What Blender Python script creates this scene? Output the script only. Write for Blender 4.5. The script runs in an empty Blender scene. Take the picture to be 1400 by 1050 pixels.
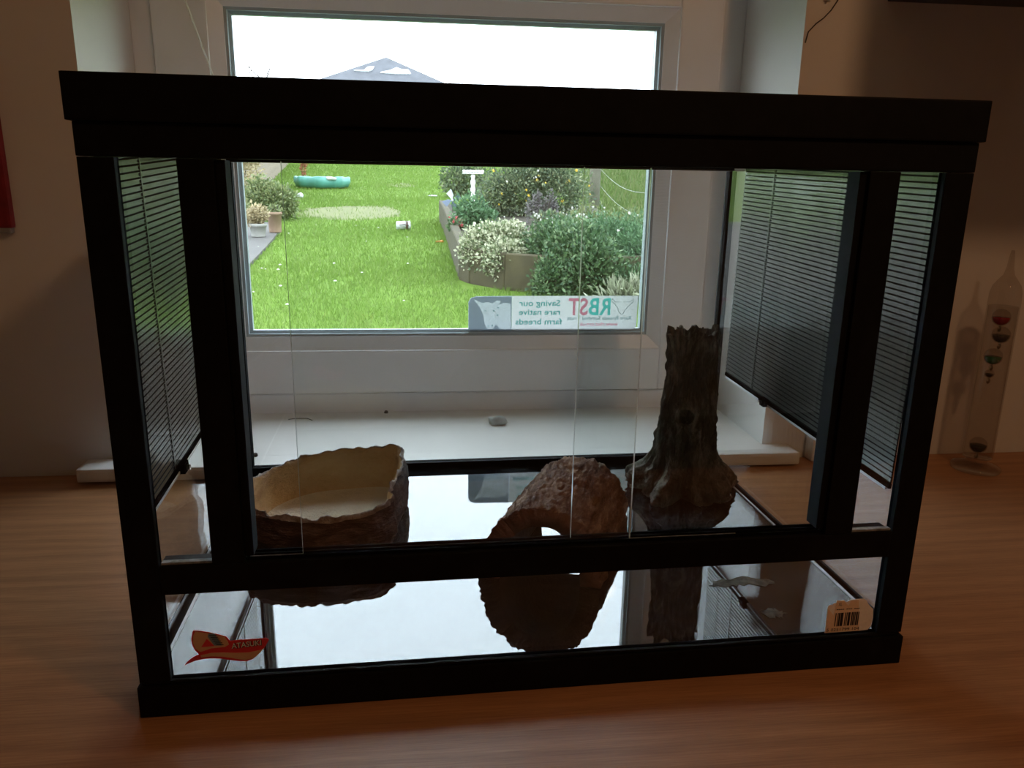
import bpy, bmesh, math, random
import numpy as np
from mathutils import Vector, Matrix, noise
random.seed(7); rng = np.random.default_rng(7)
sc = bpy.context.scene
COL = sc.collection
PI = math.pi

# ------------------------------------------------------------------ camera, world, exposure
cam_d = bpy.data.cameras.new('camera'); cam = bpy.data.objects.new('camera', cam_d); COL.objects.link(cam)
yaw, pitch, roll = 0.115575, 0.256721, 0.016303
fw = Vector((math.sin(yaw)*math.cos(pitch), math.cos(yaw)*math.cos(pitch), -math.sin(pitch)))
rt = Vector((math.cos(yaw), -math.sin(yaw), 0)); up = rt.cross(fw)
r2 = math.cos(roll)*rt + math.sin(roll)*up; u2 = -math.sin(roll)*rt + math.cos(roll)*up
M = Matrix((r2, u2, -fw)).transposed().to_4x4(); M.translation = Vector((0.208945, -0.520835, 0.387069))
cam.matrix_world = M
cam_d.sensor_width = 36.0; cam_d.lens = 1069.685/1400*36.0; cam_d.clip_start = 0.01; cam_d.clip_end = 400
sc.camera = cam
w = bpy.data.worlds.new('overcast_sky'); sc.world = w; w.use_nodes = True
SKY = 7.0
w.node_tree.nodes['Background'].inputs[0].default_value = (0.85, 0.95, 1.08, 1)
w.node_tree.nodes['Background'].inputs[1].default_value = SKY
vs = sc.view_settings
vs.view_transform = 'Standard'; vs.look = 'None'; vs.gamma = 1.0; vs.use_curve_mapping = False
vs.exposure = 0.0
LAMP_POS = Vector((0.86, -0.62, 1.22)); LAMP_W = 8.5; LAMP_COL = (1.0, 0.53, 0.26)
cy = sc.cycles
cy.use_denoising = True; cy.max_bounces = 14; cy.transparent_max_bounces = 40; cy.diffuse_bounces = 5; cy.glossy_bounces = 5
cy.sample_clamp_indirect = 8.0

# ------------------------------------------------------------------ materials
def newmat(name):
    m = bpy.data.materials.new(name); m.use_nodes = True
    nt = m.node_tree; return m, nt, nt.nodes['Principled BSDF'], nt.nodes['Material Output']
def coords(nt, scale=(1, 1, 1), kind='Object', rot=(0, 0, 0)):
    tc = nt.nodes.new('ShaderNodeTexCoord'); mp = nt.nodes.new('ShaderNodeMapping')
    mp.inputs['Scale'].default_value = scale; mp.inputs['Rotation'].default_value = rot
    nt.links.new(tc.outputs[kind], mp.inputs[0]); return mp.outputs[0]
def ramp(nt, fac, stops):
    r = nt.nodes.new('ShaderNodeValToRGB'); e = r.color_ramp.elements
    while len(e) < len(stops): e.new(0.5)
    for i, (p, c) in enumerate(stops): e[i].position = p; e[i].color = (*c, 1)
    nt.links.new(fac, r.inputs[0]); return r.outputs[0]
def ntex(nt, vec, scale, detail=6, rough=0.6, dist=0.0):
    n = nt.nodes.new('ShaderNodeTexNoise'); n.inputs['Scale'].default_value = scale; n.inputs['Detail'].default_value = detail
    n.inputs['Roughness'].default_value = rough; n.inputs['Distortion'].default_value = dist
    if vec is not None: nt.links.new(vec, n.inputs['Vector'])
    return n.outputs['Fac']
def bump(nt, b, h, strength, dist=0.002):
    n = nt.nodes.new('ShaderNodeBump'); n.inputs['Strength'].default_value = strength; n.inputs['Distance'].default_value = dist
    nt.links.new(h, n.inputs['Height']); nt.links.new(n.outputs[0], b.inputs['Normal'])
def plain(name, col, rough=0.5, metal=0.0, ior=1.5, nscale=0, var=0.15, bstr=0.0, spec=None):
    m, nt, b, o = newmat(name)
    b.inputs['Roughness'].default_value = rough; b.inputs['Metallic'].default_value = metal; b.inputs['IOR'].default_value = ior
    if spec is not None: b.inputs['Specular IOR Level'].default_value = spec
    if nscale:
        f = ntex(nt, coords(nt), nscale)
        c = ramp(nt, f, [(0.3, tuple(v*(1-var) for v in col)), (0.7, tuple(min(1, v*(1+var)) for v in col))])
        nt.links.new(c, b.inputs['Base Color'])
        if bstr: bump(nt, b, f, bstr)
    else: b.inputs['Base Color'].default_value = (*col, 1)
    return m
def thin_glass(name, tint, f0=0.042, rough=0.0):
    m, nt, b, o = newmat(name); nt.nodes.remove(b)
    g = nt.nodes.new('ShaderNodeNewGeometry'); d = nt.nodes.new('ShaderNodeVectorMath'); d.operation = 'DOT_PRODUCT'
    nt.links.new(g.outputs['Normal'], d.inputs[0]); nt.links.new(g.outputs['Incoming'], d.inputs[1])
    def mth(op, a, bb=None):
        n = nt.nodes.new('ShaderNodeMath'); n.operation = op
        for i, v in enumerate((a, bb)):
            if v is None: continue
            if isinstance(v, (int, float)): n.inputs[i].default_value = v
            else: nt.links.new(v, n.inputs[i])
        return n.outputs[0]
    c = mth('ABSOLUTE', d.outputs['Value']); k = mth('POWER', mth('SUBTRACT', 1.0, c), 5.0)
    F = mth('ADD', mth('MULTIPLY', k, 1-f0), f0)
    t = nt.nodes.new('ShaderNodeBsdfTransparent'); t.inputs[0].default_value = (*tint, 1)
    gl = nt.nodes.new('ShaderNodeBsdfGlossy'); gl.inputs['Roughness'].default_value = rough
    mx = nt.nodes.new('ShaderNodeMixShader'); nt.links.new(F, mx.inputs[0]); nt.links.new(t.outputs[0], mx.inputs[1]); nt.links.new(gl.outputs[0], mx.inputs[2])
    nt.links.new(mx.outputs[0], o.inputs[0]); return m
def translucent(name, col, tcol, mix=0.5):
    m, nt, b, o = newmat(name); nt.nodes.remove(b)
    d = nt.nodes.new('ShaderNodeBsdfDiffuse'); d.inputs[0].default_value = (*col, 1)
    t = nt.nodes.new('ShaderNodeBsdfTranslucent'); t.inputs[0].default_value = (*tcol, 1)
    mx = nt.nodes.new('ShaderNodeMixShader'); mx.inputs[0].default_value = mix
    nt.links.new(d.outputs[0], mx.inputs[1]); nt.links.new(t.outputs[0], mx.inputs[2]); nt.links.new(mx.outputs[0], o.inputs[0]); return m
def leafmat(name, stops, rough=0.55, trans=0.3):
    m, nt, b, o = newmat(name)
    g = nt.nodes.new('ShaderNodeNewGeometry'); c = ramp(nt, g.outputs['Random Per Island'], stops)
    nt.links.new(c, b.inputs['Base Color']); b.inputs['Roughness'].default_value = rough
    t = nt.nodes.new('ShaderNodeBsdfTranslucent'); nt.links.new(c, t.inputs[0])
    mx = nt.nodes.new('ShaderNodeMixShader'); mx.inputs[0].default_value = trans
    nt.links.new(b.outputs[0], mx.inputs[1]); nt.links.new(t.outputs[0], mx.inputs[2]); nt.links.new(mx.outputs[0], o.inputs[0]); return m

def mat_wall():
    m, nt, b, o = newmat('wall_paint')
    v = coords(nt); f = ntex(nt, v, 3.0, 4); h = ntex(nt, v, 260, 3)
    nt.links.new(ramp(nt, f, [(0.3, (.67, .65, .62)), (0.7, (.74, .72, .69))]), b.inputs['Base Color'])
    b.inputs['Roughness'].default_value = 0.75; bump(nt, b, h, 0.12, 0.001); return m
def mat_wood():
    m, nt, b, o = newmat('worktop_wood')
    v = coords(nt, (1.6, 34, 34)); f1 = ntex(nt, v, 2.6, 8, .65, .6)
    v2 = coords(nt, (9, 330, 330)); f2 = ntex(nt, v2, 2.0, 5, .75)
    v3 = coords(nt, (.9, 3.2, 3.2)); f3 = ntex(nt, v3, 2.0, 3, .5, 1.5)
    def mix(a, bb, k):
        n = nt.nodes.new('ShaderNodeMix'); n.data_type = 'FLOAT'; n.inputs[0].default_value = k
        nt.links.new(a, n.inputs[2]); nt.links.new(bb, n.inputs[3]); return n.outputs[0]
    wv = nt.nodes.new('ShaderNodeTexWave'); wv.wave_type = 'BANDS'; wv.bands_direction = 'Y'
    wv.inputs['Scale'].default_value = 9.0; wv.inputs['Distortion'].default_value = 7.0; wv.inputs['Detail'].default_value = 3; wv.inputs['Detail Scale'].default_value = .8
    nt.links.new(coords(nt, (.35, 1.6, 1)), wv.inputs['Vector'])
    f = mix(mix(mix(f1, f2, .62), f3, .18), wv.outputs['Fac'], .06)
    c = ramp(nt, f, [(0.36, (.26, .116, .050)), (0.47, (.355, .167, .073)), (0.55, (.425, .206, .092)), (0.66, (.51, .265, .125))])
    nt.links.new(c, b.inputs['Base Color']); b.inputs['Roughness'].default_value = 0.42; bump(nt, b, f2, 0.06, 0.001); return m
def mat_floorpanel():
    m, nt, b, o = newmat('black_glossy_glass')
    v = coords(nt); f = ntex(nt, v, 16, 6, .65); s = ntex(nt, v, 420, 2, .5)
    nt.links.new(ramp(nt, f, [(0.40, (.006, .007, .009)), (0.75, (.03, .033, .036))]), b.inputs['Base Color'])
    rr = nt.nodes.new('ShaderNodeMapRange'); rr.inputs[1].default_value = .45; rr.inputs[2].default_value = .8; rr.inputs[3].default_value = .012; rr.inputs[4].default_value = .05
    nt.links.new(f, rr.inputs[0]); nt.links.new(rr.outputs[0], b.inputs['Roughness'])
    b.inputs['IOR'].default_value = 2.15; return m
def mat_bark(name, dark, mid, light, scale, stretch, turn=0.0, spec=.4):
    m, nt, b, o = newmat(name)
    v = coords(nt, stretch)
    if turn:
        tc = nt.nodes.new('ShaderNodeTexCoord'); m1 = nt.nodes.new('ShaderNodeMapping'); m1.inputs['Rotation'].default_value = (0, 0, -turn); m2 = nt.nodes.new('ShaderNodeMapping'); m2.inputs['Scale'].default_value = stretch
        nt.links.new(tc.outputs['Object'], m1.inputs[0]); nt.links.new(m1.outputs[0], m2.inputs[0]); v = m2.outputs[0]
    f = ntex(nt, v, scale, 9, .72, .4); h = ntex(nt, v, scale*2.4, 8, .75)
    nt.links.new(ramp(nt, f, [(0.30, dark), (0.5, mid), (0.70, light)]), b.inputs['Base Color'])
    b.inputs['Roughness'].default_value = 0.7; b.inputs['Specular IOR Level'].default_value = spec; bump(nt, b, h, 1.0, 0.006); return m
def mat_lawn():
    m, nt, b, o = newmat('lawn')
    v = coords(nt); f = ntex(nt, v, .55, 6, .6); g = ntex(nt, coords(nt, (3, 1, 1)), 14, 6, .7)
    mx = nt.nodes.new('ShaderNodeMix'); mx.data_type = 'FLOAT'; mx.inputs[0].default_value = .45
    nt.links.new(f, mx.inputs[2]); nt.links.new(g, mx.inputs[3])
    nt.links.new(ramp(nt, mx.outputs[0], [(.34, (.085, .150, .020)), (.5, (.108, .175, .026)), (.66, (.140, .195, .040))]), b.inputs['Base Color'])
    b.inputs['Roughness'].default_value = .9; b.inputs['Specular IOR Level'].default_value = .1; return m

MT = {}
MT['wall'] = mat_wall(); MT['wood'] = mat_wood(); MT['fpanel'] = mat_floorpanel()
MT['ceil'] = plain('ceiling_paint', (.75, .74, .72), .8)
MT['carpet'] = plain('carpet', (.20, .18, .16), .95, nscale=60, var=.25)
MT['upvc'] = plain('white_upvc', (.80, .80, .81), .32, nscale=5, var=.03)
MT['gasket'] = plain('grey_gasket', (.36, .41, .43), .5)
MT['bead'] = plain('glazing_edge', (.33, .38, .40), .35)
MT['sill'] = plain('sill_white_gloss', (.74, .73, .70), .35, nscale=7, var=.06)
MT['black'] = plain('black_plastic', (.0035, .0035, .004), .65, nscale=90, var=.4, bstr=.05, spec=.14)
MT['black2'] = plain('black_track', (.004, .004, .005), .8, spec=.02)
MT['glass'] = thin_glass('clear_glass', (.985, .995, .99))
MT['wglass'] = thin_glass('window_glass', (.95, .965, .96))
def mat_edge():
    m, nt, b, o = newmat('glass_edge'); nt.nodes.remove(b)
    g = nt.nodes.new('ShaderNodeBsdfGlossy'); g.inputs[0].default_value = (.86, .93, .90, 1); g.inputs['Roughness'].default_value = .22
    t = nt.nodes.new('ShaderNodeBsdfTranslucent'); t.inputs[0].default_value = (.92, .97, .95, 1)
    mx = nt.nodes.new('ShaderNodeMixShader'); mx.inputs[0].default_value = .55
    nt.links.new(g.outputs[0], mx.inputs[1]); nt.links.new(t.outputs[0], mx.inputs[2]); nt.links.new(mx.outputs[0], o.inputs[0]); return m
MT['edge'] = mat_edge()
MT['dust'] = plain('dusty_track', (.20, .195, .18), .8, nscale=140, var=.7)
def mat_strip():
    m, nt, b, o = newmat('glossy_strip'); f = ntex(nt, coords(nt, (30, 9, 30)), 2.0, 3, .5)
    nt.links.new(ramp(nt, f, [(.3, (.12, .125, .112)), (.7, (.17, .175, .16))]), b.inputs['Base Color'])
    b.inputs['Roughness'].default_value = .2; b.inputs['Metallic'].default_value = .45; bump(nt, b, f, .05, .01); return m
MT['slat'] = mat_strip()
MT['backing'] = plain('black_film', (.004, .004, .004), .9, spec=.02)
MT['clearstrip'] = plain('clear_strip', (.82, .84, .86), .2)
MT['bowl_out'] = mat_bark('bowl_rock', (.022, .011, .008), (.095, .050, .035), (.27, .165, .115), 34, (1, 1, 3.6))
MT['bowl_in'] = mat_bark('bowl_inside', (.36, .21, .10), (.66, .45, .23), (.76, .60, .36), 11, (1, 1, 1.5))
MT['bowl_floor'] = mat_bark('bowl_floor', (.62, .54, .40), (.78, .71, .56), (.84, .78, .64), 14, (1, 1, 1))
MT['bowl_rim'] = mat_bark('bowl_rim', (.13, .085, .065), (.42, .32, .25), (.72, .62, .52), 70, (1, 1, 1))
MT['log_out'] = mat_bark('cork_bark', (.030, .014, .009), (.21, .110, .064), (.54, .34, .21), 34, (.6, 2.2, 2.2), 1.12, .15)
MT['log_in'] = mat_bark('cork_inside', (.09, .045, .031), (.17, .085, .058), (.23, .125, .085), 12, (1, 1, 1))
MT['stump'] = mat_bark('stump_bark', (.036, .032, .024), (.17, .155, .115), (.54, .50, .39), 42, (1, 1, .45))
MT['dark'] = plain('dark_hole', (.004, .004, .004), .9)
MT['red'] = plain('red_cloth', (.22, .012, .016), .8, nscale=50, var=.2)
MT['cloth_grey'] = plain('grey_hem', (.25, .24, .23), .8)
MT['cabinet'] = plain('dark_cupboard', (.035, .03, .027), .5)
MT['white'] = plain('white_plastic', (.75, .74, .70), .4)
MT['cord'] = translucent('white_cord', (.88, .88, .86), (.85, .85, .83), .5)
MT['metal'] = plain('tag_metal', (.55, .52, .45), .35, metal=1)
MT['stone'] = plain('pale_stone', (.42, .45, .43), .7, nscale=90, var=.25)
MT['debris'] = plain('brown_debris', (.06, .05, .045), .8)
MT['lampshade'] = plain('lamp_metal', (.02, .02, .02), .7)

# ------------------------------------------------------------------ mesh helpers
def mk(name, verts, faces, mats, parent=None, smooth=False, midx=None, loc=None):
    me = bpy.data.meshes.new(name); me.from_pydata([tuple(v) for v in verts], [], faces)
    if not isinstance(mats, (list, tuple)): mats = [mats]
    for m in mats: me.materials.append(m)
    if smooth: me.polygons.foreach_set('use_smooth', [True]*len(me.polygons))
    if midx is not None: me.polygons.foreach_set('material_index', midx)
    me.update()
    o = bpy.data.objects.new(name, me); COL.objects.link(o)
    if parent is not None: o.parent = parent
    if loc is not None: o.location = loc
    return o
def frombm(name, bm, mats, parent=None, smooth=False):
    me = bpy.data.meshes.new(name); bm.to_mesh(me); bm.free()
    if not isinstance(mats, (list, tuple)): mats = [mats]
    for m in mats: me.materials.append(m)
    if smooth: me.polygons.foreach_set('use_smooth', [True]*len(me.polygons))
    o = bpy.data.objects.new(name, me); COL.objects.link(o)
    if parent is not None: o.parent = parent
    return o
def bmbox(bm, x0, x1, y0, y1, z0, z1, bev=0):
    vs_ = [bm.verts.new((x, y, z)) for x in (x0, x1) for y in (y0, y1) for z in (z0, z1)]
    fs = [bm.faces.new([vs_[i] for i in f]) for f in ((0, 1, 3, 2), (4, 6, 7, 5), (0, 4, 5, 1), (2, 3, 7, 6), (0, 2, 6, 4), (1, 5, 7, 3))]
    if bev:
        es = list({e for f in fs for e in f.edges})
        bmesh.ops.bevel(bm, geom=es, offset=bev, segments=2, profile=.7, affect='EDGES')
def box(name, x0, x1, y0, y1, z0, z1, mat, parent=None, bev=0):
    bm = bmesh.new(); bmbox(bm, x0, x1, y0, y1, z0, z1, bev); return frombm(name, bm, mat, parent)
def boxes(name, lst, mat, parent=None, bev=0):
    bm = bmesh.new()
    for b in lst: bmbox(bm, *b, bev)
    return frombm(name, bm, mat, parent)
def pane(name, x0, x1, y0, y1, z0, z1, gm, em, parent, axis=1):
    # glass sheet: large faces glass, thin edges edge material; axis = thin axis
    vs_ = [(x, y, z) for x in (x0, x1) for y in (y0, y1) for z in (z0, z1)]
    fs = [(0, 1, 3, 2), (4, 6, 7, 5), (0, 4, 5, 1), (2, 3, 7, 6), (0, 2, 6, 4), (1, 5, 7, 3)]
    ax = [0, 0, 1, 1, 2, 2]
    return mk(name, vs_, fs, [gm, em, MT['black2']], parent, midx=[0 if a == axis else (2 if a == 2 else 1) for a in ax])
def lathe(name, prof, mat, parent=None, seg=32, loc=(0, 0, 0), smooth=True, cap=True):
    V = []; F = []
    for r, z in prof:
        for i in range(seg): a = 2*PI*i/seg; V.append((r*math.cos(a), r*math.sin(a), z))
    for k in range(len(prof)-1):
        for i in range(seg):
            j = (i+1) % seg; F.append((k*seg+i, k*seg+j, (k+1)*seg+j, (k+1)*seg+i))
    if cap:
        F.append(tuple(reversed(range(seg)))); F.append(tuple((len(prof)-1)*seg+i for i in range(seg)))
    return mk(name, V, F, mat, parent, smooth, loc=loc)
def tube(name, pts, r, mat, parent=None, seg=8, cyc=False):
    pts = [Vector(p) for p in pts]; V = []; F = []; n = len(pts)
    rad = r if isinstance(r, (list, tuple)) else [r]*n
    ref = Vector((0, 0, 1))
    for i, p in enumerate(pts):
        t = (pts[min(i+1, n-1)]-pts[max(i-1, 0)]).normalized()
        if abs(t.dot(ref)) > .95: ref = Vector((1, 0, 0))
        a = t.cross(ref).normalized(); b = t.cross(a)
        for k in range(seg): q = 2*PI*k/seg; V.append(p+rad[i]*(math.cos(q)*a+math.sin(q)*b))
    for i in range(n-1):
        for k in range(seg): j = (k+1) % seg; F.append((i*seg+k, i*seg+j, (i+1)*seg+j, (i+1)*seg+k))
    F.append(tuple(range(seg))); F.append(tuple(reversed(range((n-1)*seg, n*seg))))
    return mk(name, V, F, mat, parent, True)
def flat(name, poly, y, mat, parent): return mk(name, [(a, y, b) for a, b in poly], [tuple(range(len(poly)))], mat, parent)
def sheet(name, poly, y, th, mat, parent, flip=False):
    # thin extruded polygon in the XZ plane at depth y (front) .. y+th
    n = len(poly); V = [(a, y, b) for a, b in poly]+[(a, y+th, b) for a, b in poly]
    F = [tuple(range(n)), tuple(reversed(range(n, 2*n)))]+[(i, i+n, (i+1) % n+n, (i+1) % n) for i in range(n)]
    bm = bmesh.new(); vv = [bm.verts.new(v) for v in V]
    for f in F: bm.faces.new([vv[i] for i in f])
    bmesh.ops.recalc_face_normals(bm, faces=bm.faces[:]); bmesh.ops.triangulate(bm, faces=[f for f in bm.faces if len(f.verts) > 4])
    return frombm(name, bm, mat, parent)
def text(name, body, x, z, width, height, y, mat, parent, mirror=False, slant=0.0, bold=0.0):
    cu = bpy.data.curves.new(name, 'FONT'); cu.body = body; cu.size = 1; cu.extrude = 0.0; cu.offset = bold; cu.resolution_u = 3
    t = bpy.data.objects.new(name+'_tmp', cu); COL.objects.link(t)
    dg = bpy.context.evaluated_depsgraph_get(); me = bpy.data.meshes.new_from_object(t.evaluated_get(dg))
    bpy.data.objects.remove(t)
    co = np.empty(len(me.vertices)*3); me.vertices.foreach_get('co', co); co = co.reshape(-1, 3)
    xm, xM = co[:, 0].min(), co[:, 0].max()
    caps = 0.69 if height > 0 else 1
    u = (co[:, 0]-xm)/(xM-xm)*width; v = co[:, 1]/caps*height
    if mirror: u = width-u
    out = np.stack([x+u, np.full(len(u), y), z+v+slant*u], 1)
    me.vertices.foreach_set('co', out.ravel()); me.materials.append(mat); me.update()
    o = bpy.data.objects.new(name, me); COL.objects.link(o); o.parent = parent; return o
def empty(name, loc=(0, 0, 0), rz=0.0, parent=None):
    o = bpy.data.objects.new(name, None); COL.objects.link(o); o.location = loc; o.rotation_euler = (0, 0, rz); o.empty_display_size = .05
    if parent: o.parent = parent
    return o
def tag(o, label, cat, group=None):
    o['label'] = label; o['category'] = cat
    if group: o['group'] = group
    return o
def struct(o, label=None, cat=None):
    o['kind'] = 'structure'
    if label: o['label'] = label
    if cat: o['category'] = cat
    return o
def fbm(x, y, z, oct=4): return noise.fractal(Vector((x, y, z)), 0.9, 2.1, oct)

# ------------------------------------------------------------------ room shell
WY = 0.506; RX0, RX1, RZ1 = -0.188, 0.694, 0.735
struct(boxes('wall_back', [(-1.6, RX0, WY, .86, -.75, 1.65), (RX1, 2.4, WY, .86, -.75, 1.65), (RX0, RX1, WY, .86, -.75, 0.003), (RX0, RX1, WY, .86, RZ1, 1.65)], MT['wall']), 'pale painted wall around the window', 'wall')
struct(box('wall_left', -1.66, -1.6, -3.0, .86, -.75, 1.65, MT['wall']), 'pale painted side wall beyond the red pouch', 'wall')
struct(box('wall_right', 2.4, 2.46, -3.0, .86, -.75, 1.65, MT['wall']), 'pale painted side wall beyond the thermometer', 'wall')
struct(box('wall_front', -1.66, 2.46, -3.06, -3.0, -.75, 1.65, MT['wall']), 'pale painted wall facing the window', 'wall')
struct(box('ceiling', -1.66, 2.46, -3.06, .86, 1.65, 1.70, MT['ceil']), 'white painted ceiling of the room', 'ceiling')
struct(box('floor', -1.66, 2.46, -3.06, .86, -.81, -.75, MT['carpet']), 'brown carpet floor of the room', 'floor')

# window: outer frame, sash, beads, glass, sticker
win = empty('window_1', (0, 0, 0)); struct(win, 'white framed window overlooking the garden lawn', 'window')
FX0, FX1, FZ0, FZ1 = RX0, RX1, .0032, RZ1
SX0, SX1, SZ0, SZ1 = -.160, .660, .052, .70
GX0, GX1, GZ0, GZ1 = -.058, .566, .149, .608
def ring(name, X0, X1, Z0, Z1, x0, x1, z0, z1, ya, yb, mat, bev=.002):
    return boxes(name, [(X0, x0, ya, yb, Z0, Z1), (x1, X1, ya, yb, Z0, Z1), (x0, x1, ya, yb, Z0, z0), (x0, x1, ya, yb, z1, Z1)], mat, win, bev)
ring('window_frame', FX0, FX1, FZ0, FZ1, SX0, SX1, SZ0, SZ1, .702, .80, MT['upvc'])
ring('sash_frame', SX0+.002, SX1-.002, SZ0+.002, SZ1-.002, GX0-.026, GX1+.026, GZ0-.026, GZ1+.026, .694, .775, MT['upvc'], .003)
ring('sash_stop', SX0-.001, SX1+.001, SZ0-.001, SZ1+.001, SX0+.015, SX1-.015, SZ0+.015, SZ1-.015, .7755, .799, MT['upvc'], .001)
def bevel_ring(name, o, i, yo, yi, yback, mat):
    X0, X1, Z0, Z1 = o; x0, x1, z0, z1 = i
    P = [(X0, Z0), (X1, Z0), (X1, Z1), (X0, Z1)]; Q = [(x0, z0), (x1, z0), (x1, z1), (x0, z1)]
    V = [(a, yo, b) for a, b in P]+[(a, yi, b) for a, b in Q]+[(a, yback, b) for a, b in Q]+[(a, yback, b) for a, b in P]
    F = []
    for k in range(4):
        j = (k+1) % 4
        F += [(k, j, 4+j, 4+k), (4+k, 4+j, 8+j, 8+k), (8+k, 8+j, 12+j, 12+k), (12+k, 12+j, j, k)]
    return mk(name, V, F, mat, win)
bevel_ring('glazing_bead', (GX0-.029, GX1+.029, GZ0-.029, GZ1+.029), (GX0-.006, GX1+.006, GZ0-.006, GZ1+.006), .6965, .7075, .75, MT['upvc'])
bevel_ring('rubber_gasket', (GX0-.0065, GX1+.0065, GZ0-.0065, GZ1+.0065), (GX0-.002, GX1+.002, GZ0-.002, GZ1+.002), .709, .7105, .75, MT['gasket'])
bevel_ring('glass_spacer', (GX0-.004, GX1+.004, GZ0-.004, GZ1+.004), (GX0+.003, GX1-.003, GZ0+.003, GZ1-.003), .716, .718, .726, MT['bead'])
pane('window_pane', GX0-.005, GX1+.005, .7115, .7145, GZ0-.005, GZ1+.005, MT['wglass'], MT['edge'], win)

# mirrored sticker on the outside of the pane
MT['st_white'] = translucent('sticker_white', (.5, .5, .5), (.36, .36, .355), .7)
MT['st_teal'] = translucent('sticker_teal', (.05, .36, .32), (.14, .72, .64), .9)
MT['st_pink'] = translucent('sticker_pink', (.5, .14, .18), (.80, .30, .38), .9)
MT['st_tealt'] = translucent('sticker_teal_text', (.04, .2, .18), (.10, .42, .38), .9)
MT['st_ink'] = translucent('sticker_ink', (.1, .16, .16), (.28, .42, .42), .9)
MT['st_photo'] = translucent('sticker_photo_grey', (.4, .42, .44), (.27, .29, .30), .7)
MT['st_cow'] = translucent('sticker_photo_pale', (.2, .22, .24), (.42, .46, .50), .95)
def SX(px): return .3499+(px-700)*.001195
def SZ(py): return .2057-(py-405)*.001185
YS = .7155
stk = flat('window_sticker', [(SX(700.5), SZ(453)), (SX(868), SZ(453)), (SX(873), SZ(447)), (SX(873.5), SZ(405)), (SX(700.5), SZ(405))], YS+.0012, MT['st_white'], win)
stk['label'] = 'white sticker with mirrored teal and pink lettering and bull head outline'
sp = flat('sticker_photo', [(SX(642), SZ(453)), (SX(700.3), SZ(453)), (SX(700.3), SZ(405)), (SX(652), SZ(405.5)), (SX(645), SZ(408)), (SX(642), SZ(413))], YS+.0012, MT['st_photo'], win)
sp['label'] = 'grey photo end of the sticker with a pale cow'
COW = [(649, 410), (655, 411.5), (660, 415), (667, 413), (674, 415), (680, 411), (686, 411.5), (683, 417), (690, 414), (698.5, 416), (699.3, 450), (687, 451.5), (679, 444), (675, 450), (668, 450.5), (664, 444), (662, 432), (657, 420)]
OUT = [(642, 413), (645, 408), (652, 405.5), (700.3, 405), (700.3, 453), (642, 453)]
bm = bmesh.new(); ed = []
for lp in (OUT, COW):
    vv = [bm.verts.new((SX(a), YS+.0006, SZ(b))) for a, b in lp]; ed += [bm.edges.new((vv[k], vv[(k+1) % len(vv)])) for k in range(len(vv))]
bmesh.ops.triangle_fill(bm, use_beauty=True, edges=ed); frombm('photo_surround', bm, MT['st_cow'], sp)
for ex, ey in ((665, 425), (676, 425), (669, 446), (674, 445.5), (682, 421), (681, 431)): flat('photo_spot', [(SX(ex-1.6), SZ(ey)), (SX(ex), SZ(ey+1.2)), (SX(ex+1.6), SZ(ey)), (SX(ex), SZ(ey-1.2))], YS+.0005, MT['st_ink'], sp)
def crop(a, b): return SX(690+a/7), SZ(395+b/7)
def mtext(body, x0, x1, base, cap, mat, bold=.0):
    a = crop(x0, base); b = crop(x1, base); text('lettering', body, a[0], a[1], b[0]-a[0], cap/7*.001185, YS+.0004, mat, stk, True, 0, bold)
mtext('RB', 808, 1018, 252, 158, MT['st_teal'], .02); mtext('ST', 612, 798, 252, 158, MT['st_pink'], .02)
mtext('Rare Breeds Survival Trust', 602, 1225, 302, 36, MT['st_ink'], .02)
mtext('www.rbst.org.uk', 722, 1100, 360, 36, MT['st_pink'], .02)
mtext('Saving our', 140, 532, 165, 55, MT['st_tealt'], .014); mtext('rare native', 140, 532, 250, 55, MT['st_tealt'], .014); mtext('farm breeds', 108, 553, 343, 55, MT['st_tealt'], .014)
bull = [(1035, 95), (1030, 125), (1060, 150), (1085, 180), (1100, 220), (1125, 248), (1140, 248), (1165, 205), (1185, 175), (1215, 150), (1238, 125), (1238, 95), (1220, 120), (1185, 130), (1130, 125), (1080, 130), (1050, 120), (1035, 95)]
tube('bull_outline', [(crop(a, b)[0], YS+.0006, crop(a, b)[1]) for a, b in bull], .00035, MT['st_ink'], stk, 4)

# window sill
sill = empty('windowsill', (.25, .465, .003)); tag(sill, 'white glossy windowsill board running into the window recess', 'windowsill')
bm = bmesh.new(); bmbox(bm, -.232, .733, .465, WY, .0035, .0215, .004); frombm('sill_board', bm, MT['sill'], sill).location = (-.25, -.465, -.003)
o = box('sill_recess_board', RX0+.001, RX1-.001, .504, .7015, .0035, .0212, MT['sill'], sill); o.location = (-.25, -.465, -.003)

# worktop
wt = empty('worktop', (.3, .1, 0)); tag(wt, 'warm brown wood grain worktop under the glass tank', 'worktop')
o = box('table_top', -1.35, 2.1, -.42, WY-.001, -.04, 0, MT['wood'], wt, .003); o.location = (-.3, -.1, 0)
for lx, ly in ((-1.25, -.33), (2.0, -.33), (-1.25, .42), (2.0, .42)):
    o = box('leg', lx-.03, lx+.03, ly-.03, ly+.03, -.75, -.0405, MT['cabinet'], wt, .003); o.location = (-.3, -.1, 0)

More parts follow.
